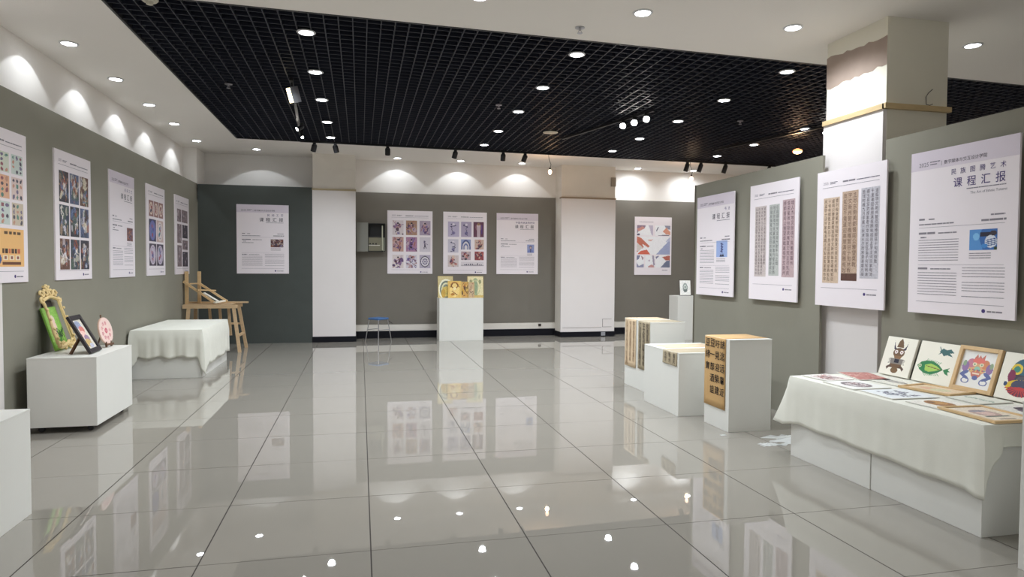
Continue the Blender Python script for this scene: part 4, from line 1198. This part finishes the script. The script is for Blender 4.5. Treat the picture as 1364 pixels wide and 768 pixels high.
for hi, x in enumerate((6.0, 6.28, 6.80, 7.75)):
    head(x, 7.43, '%s black can spotlight from the wide pillar on the short rear track' % ORD[hi], 'rear track spotlights near the partition', (-.25, .2, -1), None, 0, .042, .16)
head(-.86, 5.72, 'small lit spotlight on the track towards the slate wall', None, (-.8, -.3, -.5), BULBW, 0, .03, .1)
head(-.90, 6.25, 'small spotlight at the far end of the track to the slate wall', None, (.2, -.6, -.7), BULBW, 0, .02, .1)
for i, (x, y) in enumerate(((3.46, 4.42), (3.52, 4.19), (3.58, 3.95))):
    head(x, y, '%s of three lit white spotlights on the long thin track, from the back wall' % ORD[i], 'three lit spotlights together', (-.5+.1*i, -.8, -.5), BULBW, 10, .045, .09)
head(6.42, 4.10, 'lit warm white spotlight above the partition by the right pillar', None, (-.7, -.6, -.5), BULBW, 10, .05, .1)
# flood lamp with a square reflector
t = thing('flood_lamp', 'glowing square flood lamp hung from the grille, its face to the left', 'flood lamp', (-.78, 3.55, ZK))
MB().bar((0, 0, .02), (0, 0, -.07), .02).obj('bracket', TRACK, t)
B_ = Matrix.Translation((0, 0, -.15)) @ Matrix.Rotation(-.75, 4, 'Z') @ Matrix.Rotation(.35, 4, 'X')
hb = MB(); hb.box((-.06, .0, -.085), (.06, .06, .085)); o = hb.obj('housing', TRACK, t); o.matrix_local = B_
hb = MB(); hb.box((-.054, -.006, -.078), (.054, .002, .078)); o = hb.obj('lit_face', mat('flood_face', (255, 250, 235), .4, emit=(1.0, .86, .55), estr=4), t); o.matrix_local = B_
hb = MB(); hb.box((.062, -.06, -.085), (.068, .05, .085)); o = hb.obj('barn_door', CHROME, t); o.matrix_local = B_
spot(t, tuple(B_ @ V((0, -.03, -.02))), 22, (1, .88, .66), 100, .8, .06, tuple(B_ @ V((0, -1, -.9))))
# bare bulbs on cords
def bulb(x, y, drop, label, m, r_, power):
    t = thing('bare_bulb', label, 'light bulb', (x, y, ZC), group=None)
    MB().tube([(0, 0, .01), (.01, .0, -drop*.4), (.05, 0, -drop*.75), (.03, 0, -drop)], .005, 6).obj('cord', TRACK, t, True)
    MB().lathe([(.012, .03), (.016, .02), (.016, -.005), (.012, -.01)], (.03, 0, -drop-.02), 12).obj('socket', TRACK, t, True)
    MB().lathe([(.004, 0), (.016, -.005), (r_*.9, -.03), (r_, -.05), (r_*.85, -.07), (r_*.4, -.085), (.002, -.09)], (.03, 0, -drop-.02), 16).obj('glass', m, t, True)
    l = bpy.data.lights.new('lamp', 'POINT'); l.energy = power; l.color = WARM; l.shadow_soft_size = r_
    lo = bpy.data.objects.new('lamp', l); COL.objects.link(lo); lo.parent = t; lo.location = (.03, 0, -drop-.16)
bulb(3.27, 7.46, .26, 'warm bare bulb on a cord before the wide pillar', BULB, .034, 5)
bulb(6.12, 7.55, .27, 'warm bare bulb on a cord above the partition end', BULB, .034, 4)
bulb(6.75, 5.25, .10, 'large orange glowing bulb close under the grille above the partition', mat('orange_bulb_glass', (255, 220, 190), .4, emit=(1.0, .27, .10), estr=2.2), .075, 14)

# sprinklers, detector plate, speaker
def sprinkler(x, y, label):
    t = thing('sprinkler', label, 'sprinkler', (x, y, ZC), group=None)
    MB().lathe([(.001, .002), (.040, .002), (.042, -.006), (.012, -.010), (.010, -.03), (.001, -.03)], (0, 0, 0), 18).obj('rosette', CHROME, t, True)
    MB().lathe([(.001, -.045), (.022, -.045), (.022, -.050), (.001, -.050)], (0, 0, 0), 16).obj('deflector', CHROME, t)
    MB().bar((-.014, 0, -.028), (-.010, 0, -.047), .004).bar((.014, 0, -.028), (.010, 0, -.047), .004).obj('yoke', CHROME, t)
sprinkler(1.78, 1.32, 'chrome sprinkler head in the white ceiling before the grille')
sprinkler(-1.50, 3.95, 'sprinkler head in the grille near the olive wall')
sprinkler(5.1, 4.2, 'sprinkler head in the grille between two spotlight tracks')
sprinkler(1.66, 4.14, 'sprinkler head in the middle of the grille')
t = thing('ceiling_disc', 'flat cream disc plate in the grille ceiling', 'ceiling plate', (2.77, 5.62, ZC))
MB().lathe([(.001, .004), (.11, .004), (.115, -.006), (.09, -.012), (.001, -.014)], (0, 0, 0), 28).obj('plate', mat('cream_plastic', (190, 186, 170), .5), t, True)
MB().lathe([(.001, -.012), (.04, -.012), (.035, -.02), (.001, -.02)], (0, 0, 0), 20).obj('centre_cap', mat('cream_plastic', (190, 186, 170), .5), t, True)
t = thing('smoke_detector', 'cream smoke detector at the grille edge near the olive wall', 'detector', (-1.62, 1.50, ZC))
MB().lathe([(.001, .003), (.062, .003), (.062, -.02), (.050, -.034), (.001, -.038)], (0, 0, 0), 24).obj('base', mat('cream_plastic', (190, 186, 170), .5), t, True)
MB().lathe([(.001, -.034), (.028, -.036), (.024, -.055), (.001, -.056)], (0, 0, 0), 18).obj('sensor_cap', mat('cream_plastic', (190, 186, 170), .5), t, True)

for o in bpy.data.objects:
    for k_ in ('_w', '_h', '_z'):
        if k_ in o: del o[k_]
